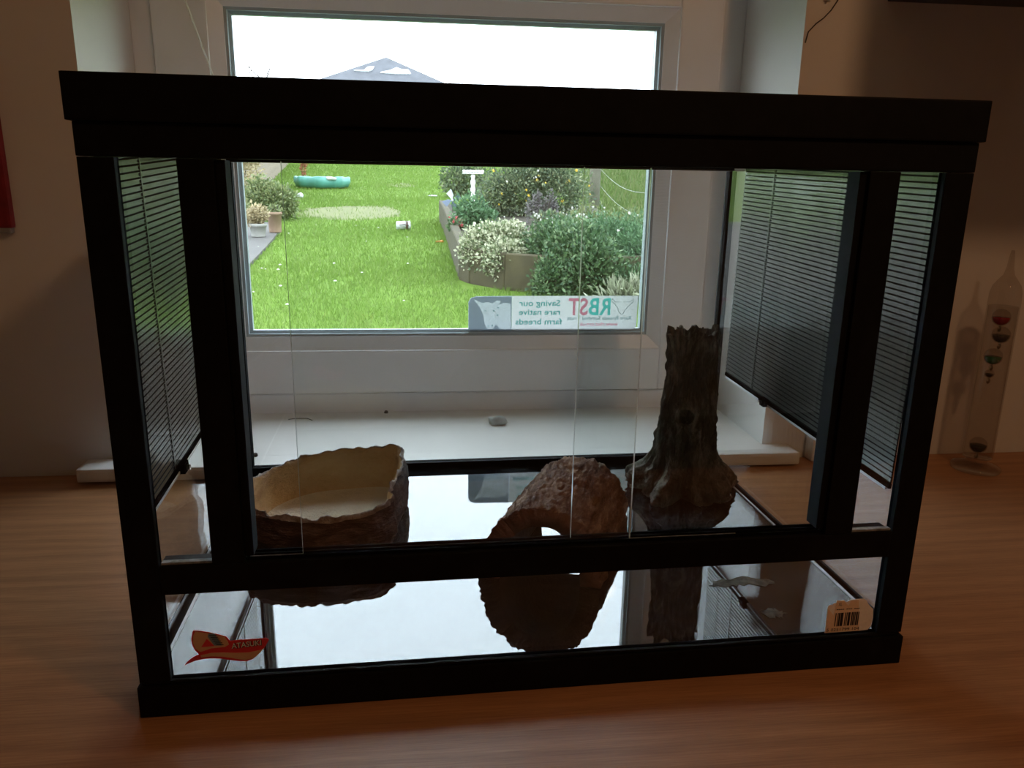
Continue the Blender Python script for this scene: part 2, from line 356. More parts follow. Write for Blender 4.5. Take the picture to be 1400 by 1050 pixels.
# ------------------------------------------------------------------ glass tank (local coordinates, turned a little to the wall)
ROT = math.radians(1.4)
T = empty('glass_tank', (0, 0, 0), ROT)
tag(T, 'black framed glass terrarium with sliding front doors standing on the worktop', 'terrarium')
W_, D_, H_ = .600, .425, .4445; FL = .028
def TW(x, y, z=0): return (x*math.cos(ROT)-y*math.sin(ROT), x*math.sin(ROT)+y*math.cos(ROT), z)
K = MT['black']
def rail(name, lst, bev=.0012): return boxes(name, lst, K, T, bev)
rail('base_rail', [(-.001, .601, -.002, .0066, .0003, .0255), (.002, .598, 0, .0033, .0256, .0285)])           # front
rail('base_rail', [(-.001, .601, .412, .427, .0003, .0255), (.004, .596, .4135, .4245, .0256, .0372)])       # back
rail('base_rail', [(-.002, .0095, .0068, .4115, .0003, .0262)]); rail('base_rail', [(.5905, .602, .0068, .4115, .0003, .0262)])
rail('top_rail', [(-.0025, .6025, -.003, .018, .4168, H_), (.0005, .5995, -.0006, .010, .3962, .4166)])
rail('top_rail', [(-.0025, .6025, .407, .4275, .4168, H_), (.004, .596, .4135, .4245, .400, .4166)])
rail('top_rail', [(-.0025, .013, .0185, .4065, .4168, H_)]); rail('top_rail', [(.587, .6025, .0185, .4065, .4168, H_)])
rail('corner_post', [(.0008, .0224, -.0004, .008, .0287, .3960), (.0008, .0035, .0082, .020, .0287, .3960)], .0008)
rail('corner_post', [(.5776, .5992, -.0004, .008, .0287, .3960), (.5965, .5992, .0082, .020, .0287, .3960)], .0008)
rail('corner_post', [(-.001, .0085, .414, .425, .0374, .3998)], .0008); rail('corner_post', [(.5915, .601, .414, .425, .0374, .3998)], .0008)
rail('middle_rail', [(.0226, .5774, -.0012, .017, .0985, .1205)], .0012)
rail('inner_post', [(.0586, .0805, -.0008, .008, .1207, .3960)], .0008); rail('inner_post', [(.5200, .5428, -.0008, .008, .1207, .3960)], .0008)
rail('door_channel', [(.0807, .0870, .002, .018, .1245, .3955)], .0006); rail('door_channel', [(.5140, .5198, .002, .018, .1245, .3955)], .0006)
dt = boxes('door_track', [(.081, .5195, .003, .0045, .1206, .1228), (.081, .5195, .0085, .0100, .1206, .1228), (.081, .5195, .0140, .0155, .1206, .1228)], MT['black2'], T)
boxes('track_dust', [(.083, .45, .0046, .0084, .1206, .1213)], MT['dust'], T); boxes('track_dust', [(.024, .058, .0015, .006, .1206, .1222)], MT['dust'], T); boxes('track_dust', [(.5435, .577, .0015, .006, .1206, .1222)], MT['dust'], T)
G, E = MT['glass'], MT['edge']
pane('door_glass', .1204, .3640, .0050, .0080, .1216, .3955, G, E, T); pane('door_glass', .3190, .5188, .0105, .0135, .1216, .3955, G, E, T)
E = MT['black2']
pane('front_glass', .0226, .5774, .0035, .0065, .0290, .0984, G, E, T)
pane('side_front_glass', .0226, .0584, .0040, .0070, .1208, .3960, G, E, T); pane('side_front_glass', .5430, .5774, .0040, .0070, .1208, .3960, G, E, T)
pane('back_glass', .0090, .5910, .4165, .4195, .0375, .3995, G, E, T)
pane('side_glass', .0036, .0066, .0202, .4120, .0265, .4160, G, E, T, 0); pane('side_glass', .5934, .5964, .0202, .4120, .0265, .4160, G, E, T, 0)
box('floor_panel', .0098, .5902, .0069, .4118, .020, FL, MT['fpanel'], T)
for xa, xb in ((.0100, .0120), (.5880, .5900)): box('silicone_seam', xa, xb, .009, .405, FL, FL+.0012, MT['clearstrip'], T)
bm = bmesh.new()
for i in range(47): xx = .018+i*.012; bmbox(bm, xx, xx+.0009, .016, .409, .430, .4309)
for i in range(32): yy = .020+i*.012; bmbox(bm, .011, .589, yy, yy+.0009, .4291, .43)
lm = frombm('lid_mesh', bm, K, T); lm['kind'] = 'stuff'

MT['residue'] = plain('flaky_residue', (.105, .098, .075), .9, nscale=160, var=.6)
def residue(pts):
    bm = bmesh.new(); n = len(pts); cx = sum(p[0] for p in pts)/n; cy2 = sum(p[1] for p in pts)/n; vv = []
    for k in range(n*6):
        a, b = pts[k//6], pts[(k//6+1) % n]; t = (k % 6)/6; x, y = a[0]+(b[0]-a[0])*t, a[1]+(b[1]-a[1])*t
        j = .0045*fbm(x*260, y*260, 1, 4); j2 = .0075*fbm(x*300+7, y*300, 5, 4); vv.append(bm.verts.new((x+j, y+j2, FL+.0003)))
    c = bm.verts.new((cx, cy2, FL+.0006))
    for k in range(len(vv)): bm.faces.new((vv[k], vv[(k+1) % len(vv)], c))
    bmesh.ops.recalc_face_normals(bm, faces=bm.faces[:]); frombm('glue_residue', bm, MT['residue'], T)
residue([(.4685, .0926), (.4854, .1010), (.5119, .1020), (.5330, .0960), (.5308, .0880), (.5020, .0900), (.4769, .0870)]); residue([(.4950, .0420), (.5080, .0480), (.5190, .0410), (.5140, .0330), (.5010, .0330)])
# front stickers
MT['s_red'] = plain('label_red', (.66, .05, .06), .45, spec=.1); MT['s_tan'] = plain('label_tan', (.66, .40, .24), .5, spec=.1)
MT['s_blue'] = plain('label_blue', (.20, .32, .42), .4); MT['s_black'] = plain('label_black', (.012, .012, .012), .5)
MT['s_grey'] = plain('label_grey', (.75, .72, .68), .5); MT['s_paper'] = plain('paper_white', (.90, .87, .84), .7, nscale=300, var=.06)
MT['s_ptan'] = plain('paper_cream', (.86, .66, .48), .7, nscale=300, var=.06)
RED = [(0.0406, 0.0667), (0.0437, 0.0665), (0.0506, 0.0648), (0.0563, 0.0628), (0.0628, 0.0605), (0.0641, 0.0585), (0.0657, 0.0563), (0.0693, 0.0567), (0.0782, 0.0568), (0.0907, 0.0571), (0.0929, 0.0557), (0.0896, 0.0497), (0.0851, 0.0444), (0.0806, 0.0402), (0.0764, 0.0387), (0.071, 0.0391), (0.0652, 0.0404), (0.0582, 0.0422), (0.0512, 0.0431), (0.0447, 0.0427), (0.0388, 0.0416), (0.0321, 0.0388), (0.0347, 0.0419), (0.0384, 0.0448), (0.0428, 0.047), (0.0401, 0.0505), (0.0385, 0.0555), (0.0385, 0.0603), (0.0396, 0.065)]
TAN = [(0.0417, 0.0659), (0.0505, 0.0639), (0.0562, 0.0621), (0.0619, 0.06), (0.0637, 0.0564), (0.0644, 0.0536), (0.0613, 0.0518), (0.0519, 0.0514), (0.044, 0.0489), (0.0408, 0.0519), (0.0395, 0.0568), (0.0399, 0.0623)]
BAND = [(0.0438, 0.0461), (0.0516, 0.0476), (0.0598, 0.0473), (0.0686, 0.0463), (0.0775, 0.046), (0.0865, 0.0475), (0.089, 0.0487), (0.0851, 0.0444), (0.0807, 0.0409), (0.0747, 0.0399), (0.0682, 0.0415), (0.0595, 0.0439), (0.0513, 0.0448), (0.0443, 0.0443)]
TRI = [(0.0493, 0.0595), (0.0541, 0.0533), (0.045, 0.053)]
BLUE = [(0.0511, 0.0639), (0.0551, 0.0633), (0.0596, 0.0533), (0.0541, 0.0537), (0.05, 0.0616)]
br = sheet('brand_sticker', RED, .0031, .0003, MT['s_red'], T); br['label'] = 'red and tan swoosh sticker lettered ATASUKI'
sheet('sticker_print', TAN, .0029, .00015, MT['s_tan'], br); sheet('sticker_print', BAND, .0029, .00015, MT['s_tan'], br)
sheet('sticker_print', TRI, .0027, .00015, MT['s_red'], br); sheet('sticker_print', BLUE, .0027, .00015, MT['s_blue'], br)
for k in range(6):
    zz = .0625-k*.0016; xa = .0512+(k*.00085); sheet('sticker_print', [(xa, zz), (xa+.0052, zz-.0002), (xa+.0054, zz-.0007), (xa+.0002, zz-.0005)], .0025, .00015, MT['s_black'], br)
text('lettering', 'ATASUKI', .0665, .0501, .0212, .0044, .0026, MT['s_black'], br, False, .075, .03)
text('lettering', 'ATASUKI', .0662, .0504, .0210, .0042, .0024, MT['s_grey'], br, False, .075, .01)
BAR = [(0.5334, 0.0301), (0.5333, 0.0379), (0.5332, 0.054), (0.5343, 0.0556), (0.5371, 0.0557), (0.5379, 0.057), (0.5401, 0.0572), (0.5402, 0.0595), (0.5465, 0.0594), (0.549, 0.0576), (0.5511, 0.0585), (0.5529, 0.0594), (0.5644, 0.0596), (0.5673, 0.0575), (0.5684, 0.0547), (0.5714, 0.0515), (0.5736, 0.0494), (0.5745, 0.0412), (0.5739, 0.0338), (0.5711, 0.0306), (0.5634, 0.0301), (0.5478, 0.0301)]
BTAN = [(0.534, 0.0306), (0.5338, 0.0392), (0.5341, 0.0519), (0.5394, 0.0456), (0.5402, 0.0588), (0.5463, 0.059), (0.5511, 0.0542), (0.5531, 0.0584), (0.5594, 0.059), (0.5637, 0.0304), (0.5478, 0.0306)]
bs = sheet('barcode_sticker', BAR, .0031, .0003, MT['s_paper'], T); bs['label'] = 'torn white and cream barcode sticker'
sheet('sticker_print', BTAN, .0029, .00015, MT['s_ptan'], bs)
bx_ = .5408; bars = []
for wd, gp in zip((4, 3, 8, 14, 4, 4, 12, 6, 6, 4, 8, 5), (10, 4, 4, 12, 6, 6, 8, 4, 4, 5, 4, 3)):
    wd_ = wd*.000155; bars.append((bx_, bx_+wd_, .0026, .0028, .0360, .0481)); bx_ += wd_+gp*.000128
boxes('barcode_bars', bars, MT['s_black'], bs)
text('lettering', '5 0251799 104', .5345, .0316, .0285, .0026, .0026, MT['s_black'], bs); text('lettering', 'XL', .5420, .0545, .0032, .0028, .0026, MT['s_black'], bs)
boxes('print_dashes', [(.5412+i*.0017, .5412+i*.0017+.0012, .0026, .0028, .0510, .0516) for i in range(12) if i not in (4, 8)], MT['s_black'], bs)

# ------------------------------------------------------------------ striped film screens on the tank sides
def screen(name, xs, inward, tilt, z0, label):
    R = empty(name, TW(xs, .030, z0), 0); R.rotation_euler = (tilt, 0, ROT); tag(R, label, 'screen', 'striped screens on the tank sides')
    s = inward
    L = .345; N = 54; P = .0047
    box('backing_sheet', -.0006 if s > 0 else 0, 0 if s > 0 else .0006, 0, L, .004, .004+N*P, MT['backing'], R)
    a, b = (0.00005, .0007) if s > 0 else (-.0007, -.00005)
    me = None
    for i in range(N):
        z = .006+i*P
        if me is None:
            o = box('strip', a, b, 0, L, 0, .0034, MT['slat'], R); me = o.data; o.location = (0, 0, z)
        else:
            o = bpy.data.objects.new('strip', me); COL.objects.link(o); o.parent = R; o.location = (0, 0, z)
    a2, b2 = (.0007, .0010) if s > 0 else (-.0010, -.0007)
    for yy in (.075, .27): box('ladder_tape', a2, b2, yy, yy+.0022, .005, .004+N*P, MT['slat'], R)
    bm = bmesh.new()
    for yy in (.071, .266):
        for i in range(N): bmbox(bm, a2, b2, yy, yy+.0024, .006+i*P+.0006, .006+i*P+.0026)
    o = frombm('tape_holes', bm, MT['backing'], R); o['kind'] = 'stuff'
    box('bottom_bar', -.0012, .0012, 0, L, .0, .0040, MT['black2'], R, .0003)
    box('bottom_edge', -.0016, .0016, .004, L-.004, -.0022, -.0001, MT['clearstrip'], R)
    cl = boxes('clip', [(-.0015, .006, .083, .095, -.003, .0055) if s > 0 else (-.006, .0015, .225, .239, -.003, .0055)], MT['black2'], R, .001)
    yc = .089 if s > 0 else .232
    tube('clip_pin', [(.001*s, yc, .001), (.0085*s, yc, .001)], .0022, MT['metal'], cl, 10)
    return R
screen('striped_screen', .0084, 1, math.radians(3.2), .1440, 'striped silvery screen on the tank side beside the rock bowl')
screen('striped_screen', .5916, -1, math.radians(1.8), .1437, 'dark striped screen on the tank side nearest the thermometer')

# ------------------------------------------------------------------ rock bowl
def catmull(P, n):
    out = []; m = len(P)
    for i in range(m):
        p0, p1, p2, p3 = (Vector(P[(i+k-1) % m]) for k in range(4))
        for j in range(n):
            t = j/n; out.append(.5*((2*p1)+(p2-p0)*t+(2*p0-5*p1+4*p2-p3)*t*t+(3*p1-p0-3*p2+p3)*t**3))
    return out
RIM = [(.029, .232, .0775), (.034, .262, .079), (.049, .296, .080), (.070, .320, .081), (.092, .333, .083), (.135, .340, .085), (.168, .342, .086), (.186, .336, .087), (.192, .310, .085), (.187, .262, .082), (.178, .226, .079), (.180, .207, .077), (.156, .182, .075), (.116, .173, .0735), (.089, .177, .075), (.057, .189, .0765), (.038, .207, .077)]
rim = catmull(RIM, 16); NB = len(rim); cb = Vector((.113, .257, 0))
prof = [(1.00, 0.0, 0), (1.045, .10, 0), (1.07, .28, 0), (1.075, .45, 0), (1.06, .62, 0), (1.035, .78, 0), (1.012, .90, 0), (1.0, .97, 2), (.988, 1.0, 2), (.972, .985, 2), (.962, .90, 1), (.950, .70, 1), (.935, .48, 1), (.905, .30, 1), (.86, .21, 1), (.78, .165, 3), (.5, .15, 3), (.25, .15, 3)]
V = []; F = []; MI = []
for k, (s, h, mi) in enumerate(prof):
    for i, p in enumerate(rim):
        a = 2*PI*i/NB; hz = FL+.0004+(p.z-FL)*h
        d = Vector((p.x, p.y, 0))-cb; q = cb+d*s
        n1 = fbm(q.x*30, q.y*30, hz*90, 5); n2 = fbm(q.x*90+5, q.y*90, hz*240, 4)
        if mi == 0: q += d.normalized()*(n1*.0045+n2*.0026-.0022*abs(fbm(q.x*25, q.y*25, hz*420, 3))) if k else d.normalized()*n1*.003
        elif mi == 2: q += d.normalized()*(n2*.0028+fbm(q.x*45, q.y*45, 8, 3)*.003); hz += fbm(q.x*70, q.y*70, 3, 4)*.0034
        else: q += d.normalized()*n1*.0014*(1 if s > .6 else .3)
        V.append((q.x, q.y, max(hz, FL+.0004)))
for k in range(len(prof)-1):
    for i in range(NB):
        j = (i+1) % NB; F.append((k*NB+i, k*NB+j, (k+1)*NB+j, (k+1)*NB+i)); MI.append(prof[k+1][2] if prof[k+1][2] != 0 else 0)
ci = len(V); V.append((cb.x, cb.y, FL+.0078)); kk = len(prof)-1
for i in range(NB): F.append((kk*NB+i, kk*NB+(i+1) % NB, ci)); MI.append(3)
V = [TW(*v) for v in V]; c0 = Vector(TW(cb.x, cb.y, FL))
bowl = mk('rock_bowl', [Vector(v)-c0 for v in V], F, [MT['bowl_out'], MT['bowl_in'], MT['bowl_rim'], MT['bowl_floor']], None, True, MI, c0)
bowl.rotation_euler = (0, 0, 0)
tag(bowl, 'brown rock water bowl with cream inside on the tank floor', 'bowl')

# ------------------------------------------------------------------ cork bark arch
Cf = Vector((.3145, .113, 0)); Wv = Vector((.0515, -.0170, 0)); Ax = Vector((.061, .121, 0))
def arch_pt(u, v, ins):
    a = PI*(1-v); hgt = .0720+.003*u-ins*.0165
    s = 1-ins*.31
    ca, sa = math.cos(a), math.sin(a)
    ca = math.copysign(abs(ca)**.9, ca)
    p = Cf+Ax*u+Wv*(ca*s)+Vector((0, 0, FL+.0006+hgt*max(0, sa)**.92))
    if not ins:
        nrm = (Wv.normalized()*ca+Vector((0, 0, sa)))
        r1 = abs(fbm(p.x*34, p.y*34, p.z*34, 5)); r2_ = fbm(p.x*100+9, p.y*100, p.z*100, 4)
        b = abs(fbm(v*17+u*2.0, u*4.5, 2.3, 4))
        st_ = abs(fbm(v*42+3*u, u*7+1.3*math.sin(v*9), 4.1, 4))
        p += nrm*(-.0030*b-.0020*r1+.0014*r2_-.0030*st_+.0035)
    else: p += Vector((0, 0, fbm(p.x*40, p.y*40, p.z*40, 3)*.0012))
    if u in (0, 1): p += Ax.normalized()*fbm(v*9, u*3, 7, 3)*.0022
    p.z = max(p.z, FL+.0005); return p
NU, NV = 80, 150; V = []; F = []; MI = []
for ins in (0, 1):
    for iu in range(NU+1):
        for iv in range(NV+1): V.append(arch_pt(iu/NU, iv/NV, ins))
def ix(ins, iu, iv): return ins*(NU+1)*(NV+1)+iu*(NV+1)+iv
for ins in (0, 1):
    for iu in range(NU):
        for iv in range(NV):
            f = (ix(ins, iu, iv), ix(ins, iu+1, iv), ix(ins, iu+1, iv+1), ix(ins, iu, iv+1)); F.append(f if ins == 0 else tuple(reversed(f))); MI.append(ins)
for iv in range(NV):
    for u_, fl in ((0, 1), (NU, 0)):
        f = (ix(0, u_, iv), ix(0, u_, iv+1), ix(1, u_, iv+1), ix(1, u_, iv)); F.append(f if fl else tuple(reversed(f))); MI.append(1)
for iu in range(NU):
    for v_ in (0, NV): F.append((ix(0, iu, v_), ix(0, iu+1, v_), ix(1, iu+1, v_), ix(1, iu, v_))); MI.append(1)
c0 = Vector(TW(.335, .175, FL))
mk('bark_arch', [Vector(TW(*v))-c0 for v in V], F, [MT['log_out'], MT['log_in']], None, True, MI, c0)
tag(bpy.data.objects['bark_arch'], 'curved brown cork bark hide between the bowl and the stump', 'bark hide')

# ------------------------------------------------------------------ tree stump ornament
SC = Vector((.523, .315, 0)); prs = [(.028, .054), (.034, .057), (.044, .055), (.054, .049), (.064, .041), (.076, .035), (.095, .0315), (.126, .029), (.16, .0268), (.19, .0258), (.215, .0258), (.228, .0268)]
def prr(z):
    for (z0, r0), (z1, r1) in zip(prs, prs[1:]):
        if z <= z1: return r0+(r1-r0)*(z-z0)/(z1-z0)
    return prs[-1][1]
ha = math.atan2(-.841, -.327)-.03; hz0 = .127
NA, NZ = 240, 180; V = []; F = []
def stump_r(a, z):
    r = prr(z); k = max(0, min(1, (.080-z)/.05))
    lob = .20*math.sin(5*a+.8)*k+.13*math.sin(9*a+2)*k
    ca, sa = math.cos(a), math.sin(a)
    rid = abs(fbm(ca*2.6, sa*2.6, z*11+1.7, 5)); fine = fbm(ca*9, sa*9, z*60, 4)
    lump = fbm(ca*2.2+4, sa*2.2, z*45, 4)
    r *= 1+lob
    st_ = abs(fbm(ca*7, sa*7, z*14+3, 4)); kn = abs(fbm(ca*5+2, sa*5, z*70, 4))
    r += -.0080*rid+.0026*fine-.0052*st_+(.012*lump-.008*kn)*k+.0050
    d = math.hypot((a-ha+PI) % (2*PI)-PI, (z-hz0)/.029)*.029
    r += .0034*math.exp(-((d-.0115)/.0028)**2)
    if d < .0095: r -= .020*(1-(d/.0095)**6)
    return r
for iz in range(NZ+1):
    t = iz/NZ
    for ia in range(NA):
        a = 2*PI*ia/NA; top = .222+.0065*fbm(math.cos(a)*3.2, math.sin(a)*3.2, 5, 4)+.004*math.sin(7*a)
        z = FL+.0005+(top-FL)*t; r = stump_r(a, z); lean = (z-FL)*.02
        V.append((SC.x+r*math.cos(a)*1.02+lean*.2, SC.y+r*math.sin(a)*.82, z))
for iz in range(NZ):
    for ia in range(NA):
        j = (ia+1) % NA; F.append((iz*NA+ia, iz*NA+j, (iz+1)*NA+j, (iz+1)*NA+ia))
base = NZ*NA
for k, (s, dz) in enumerate(((.86, -.001), (.80, -.006), (.74, -.020))):
    for ia in range(NA):
        x, y, z = V[base+ia]; V.append((SC.x+(x-SC.x)*s, SC.y+(y-SC.y)*s, z+dz))
    o0 = (NZ+k)*NA
    for ia in range(NA): j = (ia+1) % NA; F.append((o0+ia, o0+j, o0+NA+j, o0+NA+ia))
F.append(tuple((NZ+3)*NA+i for i in range(NA))); F.append(tuple(reversed(range(NA))))
c0 = Vector(TW(SC.x, SC.y, FL))
st = mk('stump_ornament', [Vector(TW(*v))-c0 for v in V], F, MT['stump'], None, True, None, c0)
tag(st, 'hollow dark grey resin tree stump standing on the tank floor', 'ornament')

# ------------------------------------------------------------------ glass thermometer with floating balls
MT['tglass'] = thin_glass('thermometer_glass', (.88, .86, .84), .05)
TP = (.982, .440, 0)
th = empty('glass_thermometer', TP); tag(th, 'tall glass tube thermometer with coloured floating balls by the wall', 'thermometer')
lathe('foot', [(.031, .0005), (.032, .003), (.031, .006), (.022, .009), (.014, .012), (.012, .016), (.019, .019)], MT['tglass'], th, 40)
lathe('tube', [(.0190, .0192), (.0195, .024), (.0195, .236), (.0190, .250), (.0165, .260), (.011, .268), (.0065, .274), (.0042, .284), (.0032, .298), (.002, .306)], MT['tglass'], th, 40)
lathe('liquid', [(.0172, .0215), (.0178, .025), (.0178, .232)], thin_glass('thermometer_liquid', (.88, .86, .84), .01), th, 40)
bx0, by0 = 0, 0
for nm, z, col, dx in (('red', .217, (.55, .02, .03), -.001), ('grey', .193, (.12, .11, .10), .003), ('green', .163, (.03, .20, .05), -.003), ('amber', .139, (.10, .09, .09), -.004), ('dark', .036, (.012, .03, .025), -.002)):
    r = .0115 if nm != 'amber' else .006
    pts = [(max(.0004, r*math.sin(PI*k/14)), -r*math.cos(PI*k/14)) for k in range(15)]
    fb = lathe('float_ball', pts, MT['tglass'], th, 24, (dx, -.001, z))
    fill = [(max(.0003, (r-.0012)*math.sin(PI*k/14)), -(r-.0012)*math.cos(PI*k/14)) for k in range(8)]
    lathe('ball_liquid', fill, plain('ball_'+nm, col, .2), fb, 24)
    o = lathe('tag', [(.0038, -.0005), (.0038, .0005)], MT['metal'], fb, 16, (0, 0, -r-.0042)); o.rotation_euler = (PI/2, 0, .4)
    tube('tag_link', [(0, 0, -r+.0005), (0, 0, -r-.0008)], .0005, MT['metal'], fb, 6)

# ------------------------------------------------------------------ small indoor things
def rock(name, loc, s, mat, seed):
    bm = bmesh.new(); bmesh.ops.create_icosphere(bm, subdivisions=3, radius=1)
    for v in bm.verts:
        n = 1+.28*fbm(v.co.x*1.3+seed, v.co.y*1.3, v.co.z*1.3, 3); v.co = Vector((v.co.x*s[0]*n, v.co.y*s[1]*n, max(v.co.z, -.7)*s[2]*n))
    zm = min(v.co.z for v in bm.verts)
    for v in bm.verts: v.co.z -= zm
    o = frombm(name, bm, mat, None, True); o.location = loc; return o
tag(rock('pebble', (.320, .620, .0217), (.0145, .007, .0075), MT['stone'], 3), 'small pale pebble lying on the windowsill', 'stone')
tag(rock('dead_beetle', (-.017, .499, .0217), (.0035, .003, .0028), MT['debris'], 8), 'tiny dark dried insect on the windowsill near the bowl', 'insect')
tag(rock('crumb', (.148, .690, .0214), (.003, .003, .0026), MT['debris'], 5), 'tiny brown crumb against the bottom of the window frame', 'crumb')
tag(tube('dry_stalk', [(.000, .664, .0222), (.012, .668, .0226), (.028, .667, .0224), (.037, .657, .0221)], .0006, MT['debris'], None, 5), 'thin dry stalk lying on the windowsill', 'stalk')
cordp = [Vector((-.127, .60, .7345)), Vector((-.0854, .60, .599)), Vector((-.0584, .60, .5106)), Vector((-.045, .60, .466)), Vector((-.0435, .60, .452))]
cr = empty('blind_cord', cordp[0]+Vector((0, 0, .0))); tag(cr, 'thin white blind cord hanging across the window', 'cord')
o = tube('cord_line', cordp, .0012, MT['cord'], cr, 6); o.location = -cordp[0]
o = lathe('cord_toggle', [(.001, 0), (.004, .002), (.0045, .008), (.002, .016), (.001, .017)], MT['white'], cr, 14); o.location = Vector((-.0435, .60, .436))-cordp[0]
# dangling cable on the wall by the recess
cp = [(.6965, .5045, .560), (.699, .5042, .573), (.708, .504, .583), (.7175, .504, .590), (.726, .504, .599), (.733, .504, .610), (.740, .504, .63), (.745, .504, .70), (.745, .504, .80)]
tag(tube('wall_cable', cp, .0008, MT['debris'], None, 6), 'thin dark cable curving down the wall beside the window recess', 'cable')
ph = empty('wall_hook', (.7196, .504, .614)); tag(ph, 'small white plastic hook on the wall above the cable', 'hook')
o = box('hook_plate', -.005, .005, -.0005, .0018, -.004, .014, MT['white'], ph, .0008); tube('hook_arm', [(0, -.0005, 0), (0, -.006, -.002), (0, -.007, .003)], .0016, MT['white'], ph, 8)
# white adapter against the wall
pb = empty('plug_adapter', (.775, .494, 0)); tag(pb, 'small white plastic adapter standing on the worktop against the wall', 'adapter')
box('adapter_body', -.016, .020, -.012, .011, .0004, .046, MT['white'], pb, .005); tube('adapter_lead', [(.004, 0, .045), (.006, .002, .06), (.02, .004, .075), (.045, .006, .078), (.07, .007, .06), (.08, .006, .004)], .0018, MT['white'], pb, 8)
# red cloth pouch on the wall
rp = empty('red_pouch', (-.33, .498, .32)); tag(rp, 'dark red cloth pouch hanging on the wall by the window', 'pouch')
box('pouch_body', -.07, .0505, -.004, .0075, .0, .34, MT['red'], rp, .0035); box('pouch_hem', -.068, .0485, -.0035, .007, -.006, .0005, MT['cloth_grey'], rp, .002)
tube('hanging_loop', [(-.03, 0, .338), (-.02, .002, .38), (-.01, .003, .395), (0, .002, .38), (.01, 0, .338)], .002, MT['red'], rp, 6)
# wall cupboard whose underside shows top right
cu = empty('wall_cupboard', (1.2, .3, .612)); tag(cu, 'dark wall cupboard above the thermometer, only its underside in view', 'cupboard')
box('carcass', -.40, .40, -.19, .205, 0, .62, MT['cabinet'], cu, .002)
for dx in (-.2, .2):
    d = box('door', dx-.198, dx+.198, -.21, -.1905, .003, .617, MT['cabinet'], cu, .002); tube('handle', [(dx-.15*(1 if dx > 0 else -1), -.212, .06), (dx-.15*(1 if dx > 0 else -1), -.23, .08), (dx-.15*(1 if dx > 0 else -1), -.23, .18), (dx-.15*(1 if dx > 0 else -1), -.212, .20)], .004, MT['metal'], d, 8)
# pendant lamp behind the camera
pl = empty('pendant_lamp', (LAMP_POS.x, LAMP_POS.y, LAMP_POS.z)); tag(pl, 'pendant lamp with a warm bulb hanging from the ceiling', 'lamp')
tube('cord', [(0, 0, .10), (0, 0, .4295)], .003, MT['cord'], pl, 8)
lathe('lamp_shade', [(.13, .035), (.12, .06), (.07, .10), (.03, .115), (.028, .113), (.068, .097), (.117, .058), (.128, .035)], MT['lampshade'], pl, 36, cap=False)
m, nt, b, o_ = newmat('warm_bulb'); b.inputs['Emission Color'].default_value = (*LAMP_COL, 1); b.inputs['Emission Strength'].default_value = 4; b.inputs['Base Color'].default_value = (0, 0, 0, 1)
lathe('bulb', [(.004, -.034), (.018, -.028), (.027, -.012), (.029, .004), (.022, .025), (.013, .045), (.013, .07), (.003, .072)], m, pl, 24).visible_shadow = True
ld = bpy.data.lights.new('bulb_light', 'POINT'); ld.energy = LAMP_W; ld.color = LAMP_COL; ld.shadow_soft_size = .045
lo = bpy.data.objects.new('bulb_light', ld); COL.objects.link(lo); lo.parent = pl; lo.location = (0, 0, -.085)

# ------------------------------------------------------------------ garden
def GZ(y): return -.79+.045*y if y < 60 else -.79+.045*60+(y-60)*.004
MT['lawn'] = mat_lawn()
V = []; F = []; ys = [.86]+[1.5*1.09**k for k in range(60)]; ys = [y for y in ys if y < 190]; xs = [-90+180*i/60 for i in range(61)]
for y in ys:
    for x in xs: V.append((x, y, GZ(y)+.03*fbm(x*.3, y*.3, 0, 3)*min(1, y/12)))
nx = len(xs)
for i in range(len(ys)-1):
    for j in range(nx-1): F.append((i*nx+j, i*nx+j+1, (i+1)*nx+j+1, (i+1)*nx+j))
lawn = mk('ground', V, F, MT['lawn'], None, True); struct(lawn, 'green garden lawn rising away from the house', 'lawn')
# grass blades
def blades(name, n, ya, yb, xf, h, wd, mat, label, cat, keep=None):
    t = rng.random(n); y = ya*(yb/ya)**t; x = xf(y)*(rng.random(n)*2-1)
    if keep is not None: kmask = keep(x, y); x, y = x[kmask], y[kmask]; n = len(x)
    a = rng.random(n)*PI; sc_ = (.6+.8*rng.random(n)); hh = h*sc_*(y/6)**.3; ww = wd*(y/6)**.8
    z = -.79+.045*y-.005
    lx, ly = (rng.random(n)-.5)*hh*1.1, (rng.random(n)-.5)*hh*1.1
    P = np.empty((n, 3, 3)); P[:, 0] = np.stack([x-ww*np.cos(a), y-ww*np.sin(a), z], 1); P[:, 1] = np.stack([x+ww*np.cos(a), y+ww*np.sin(a), z], 1); P[:, 2] = np.stack([x+lx, y+ly, z+hh], 1)
    me = bpy.data.meshes.new(name); me.vertices.add(3*n); me.vertices.foreach_set('co', P.ravel()); me.loops.add(3*n); me.loops.foreach_set('vertex_index', np.arange(3*n, dtype=np.int32))
    me.polygons.add(n); me.polygons.foreach_set('loop_start', np.arange(0, 3*n, 3, dtype=np.int32)); me.update(calc_edges=True); me.validate()
    me.materials.append(mat); o = bpy.data.objects.new(name, me); COL.objects.link(o); o['kind'] = 'stuff'; o.parent = lawn; o['label'] = label; return o
MT['blade'] = leafmat('grass_blade', [(0, (.110, .190, .026)), (.5, (.140, .225, .034)), (.85, (.165, .240, .050)), (1, (.21, .26, .09))], .8, .5)
PATIO = [(-9, 1.2), (-1.15, 1.2), (-1.28, 5.0), (-1.43, 7.33), (-1.50, 8.5), (-1.62, 10.06), (-1.9, 11.0), (-3.2, 11.6), (-9, 11.6)]
def in_patch(x, y): return ((x+.92)/.88)**2+((y-13.0)/1.35)**2 < .8
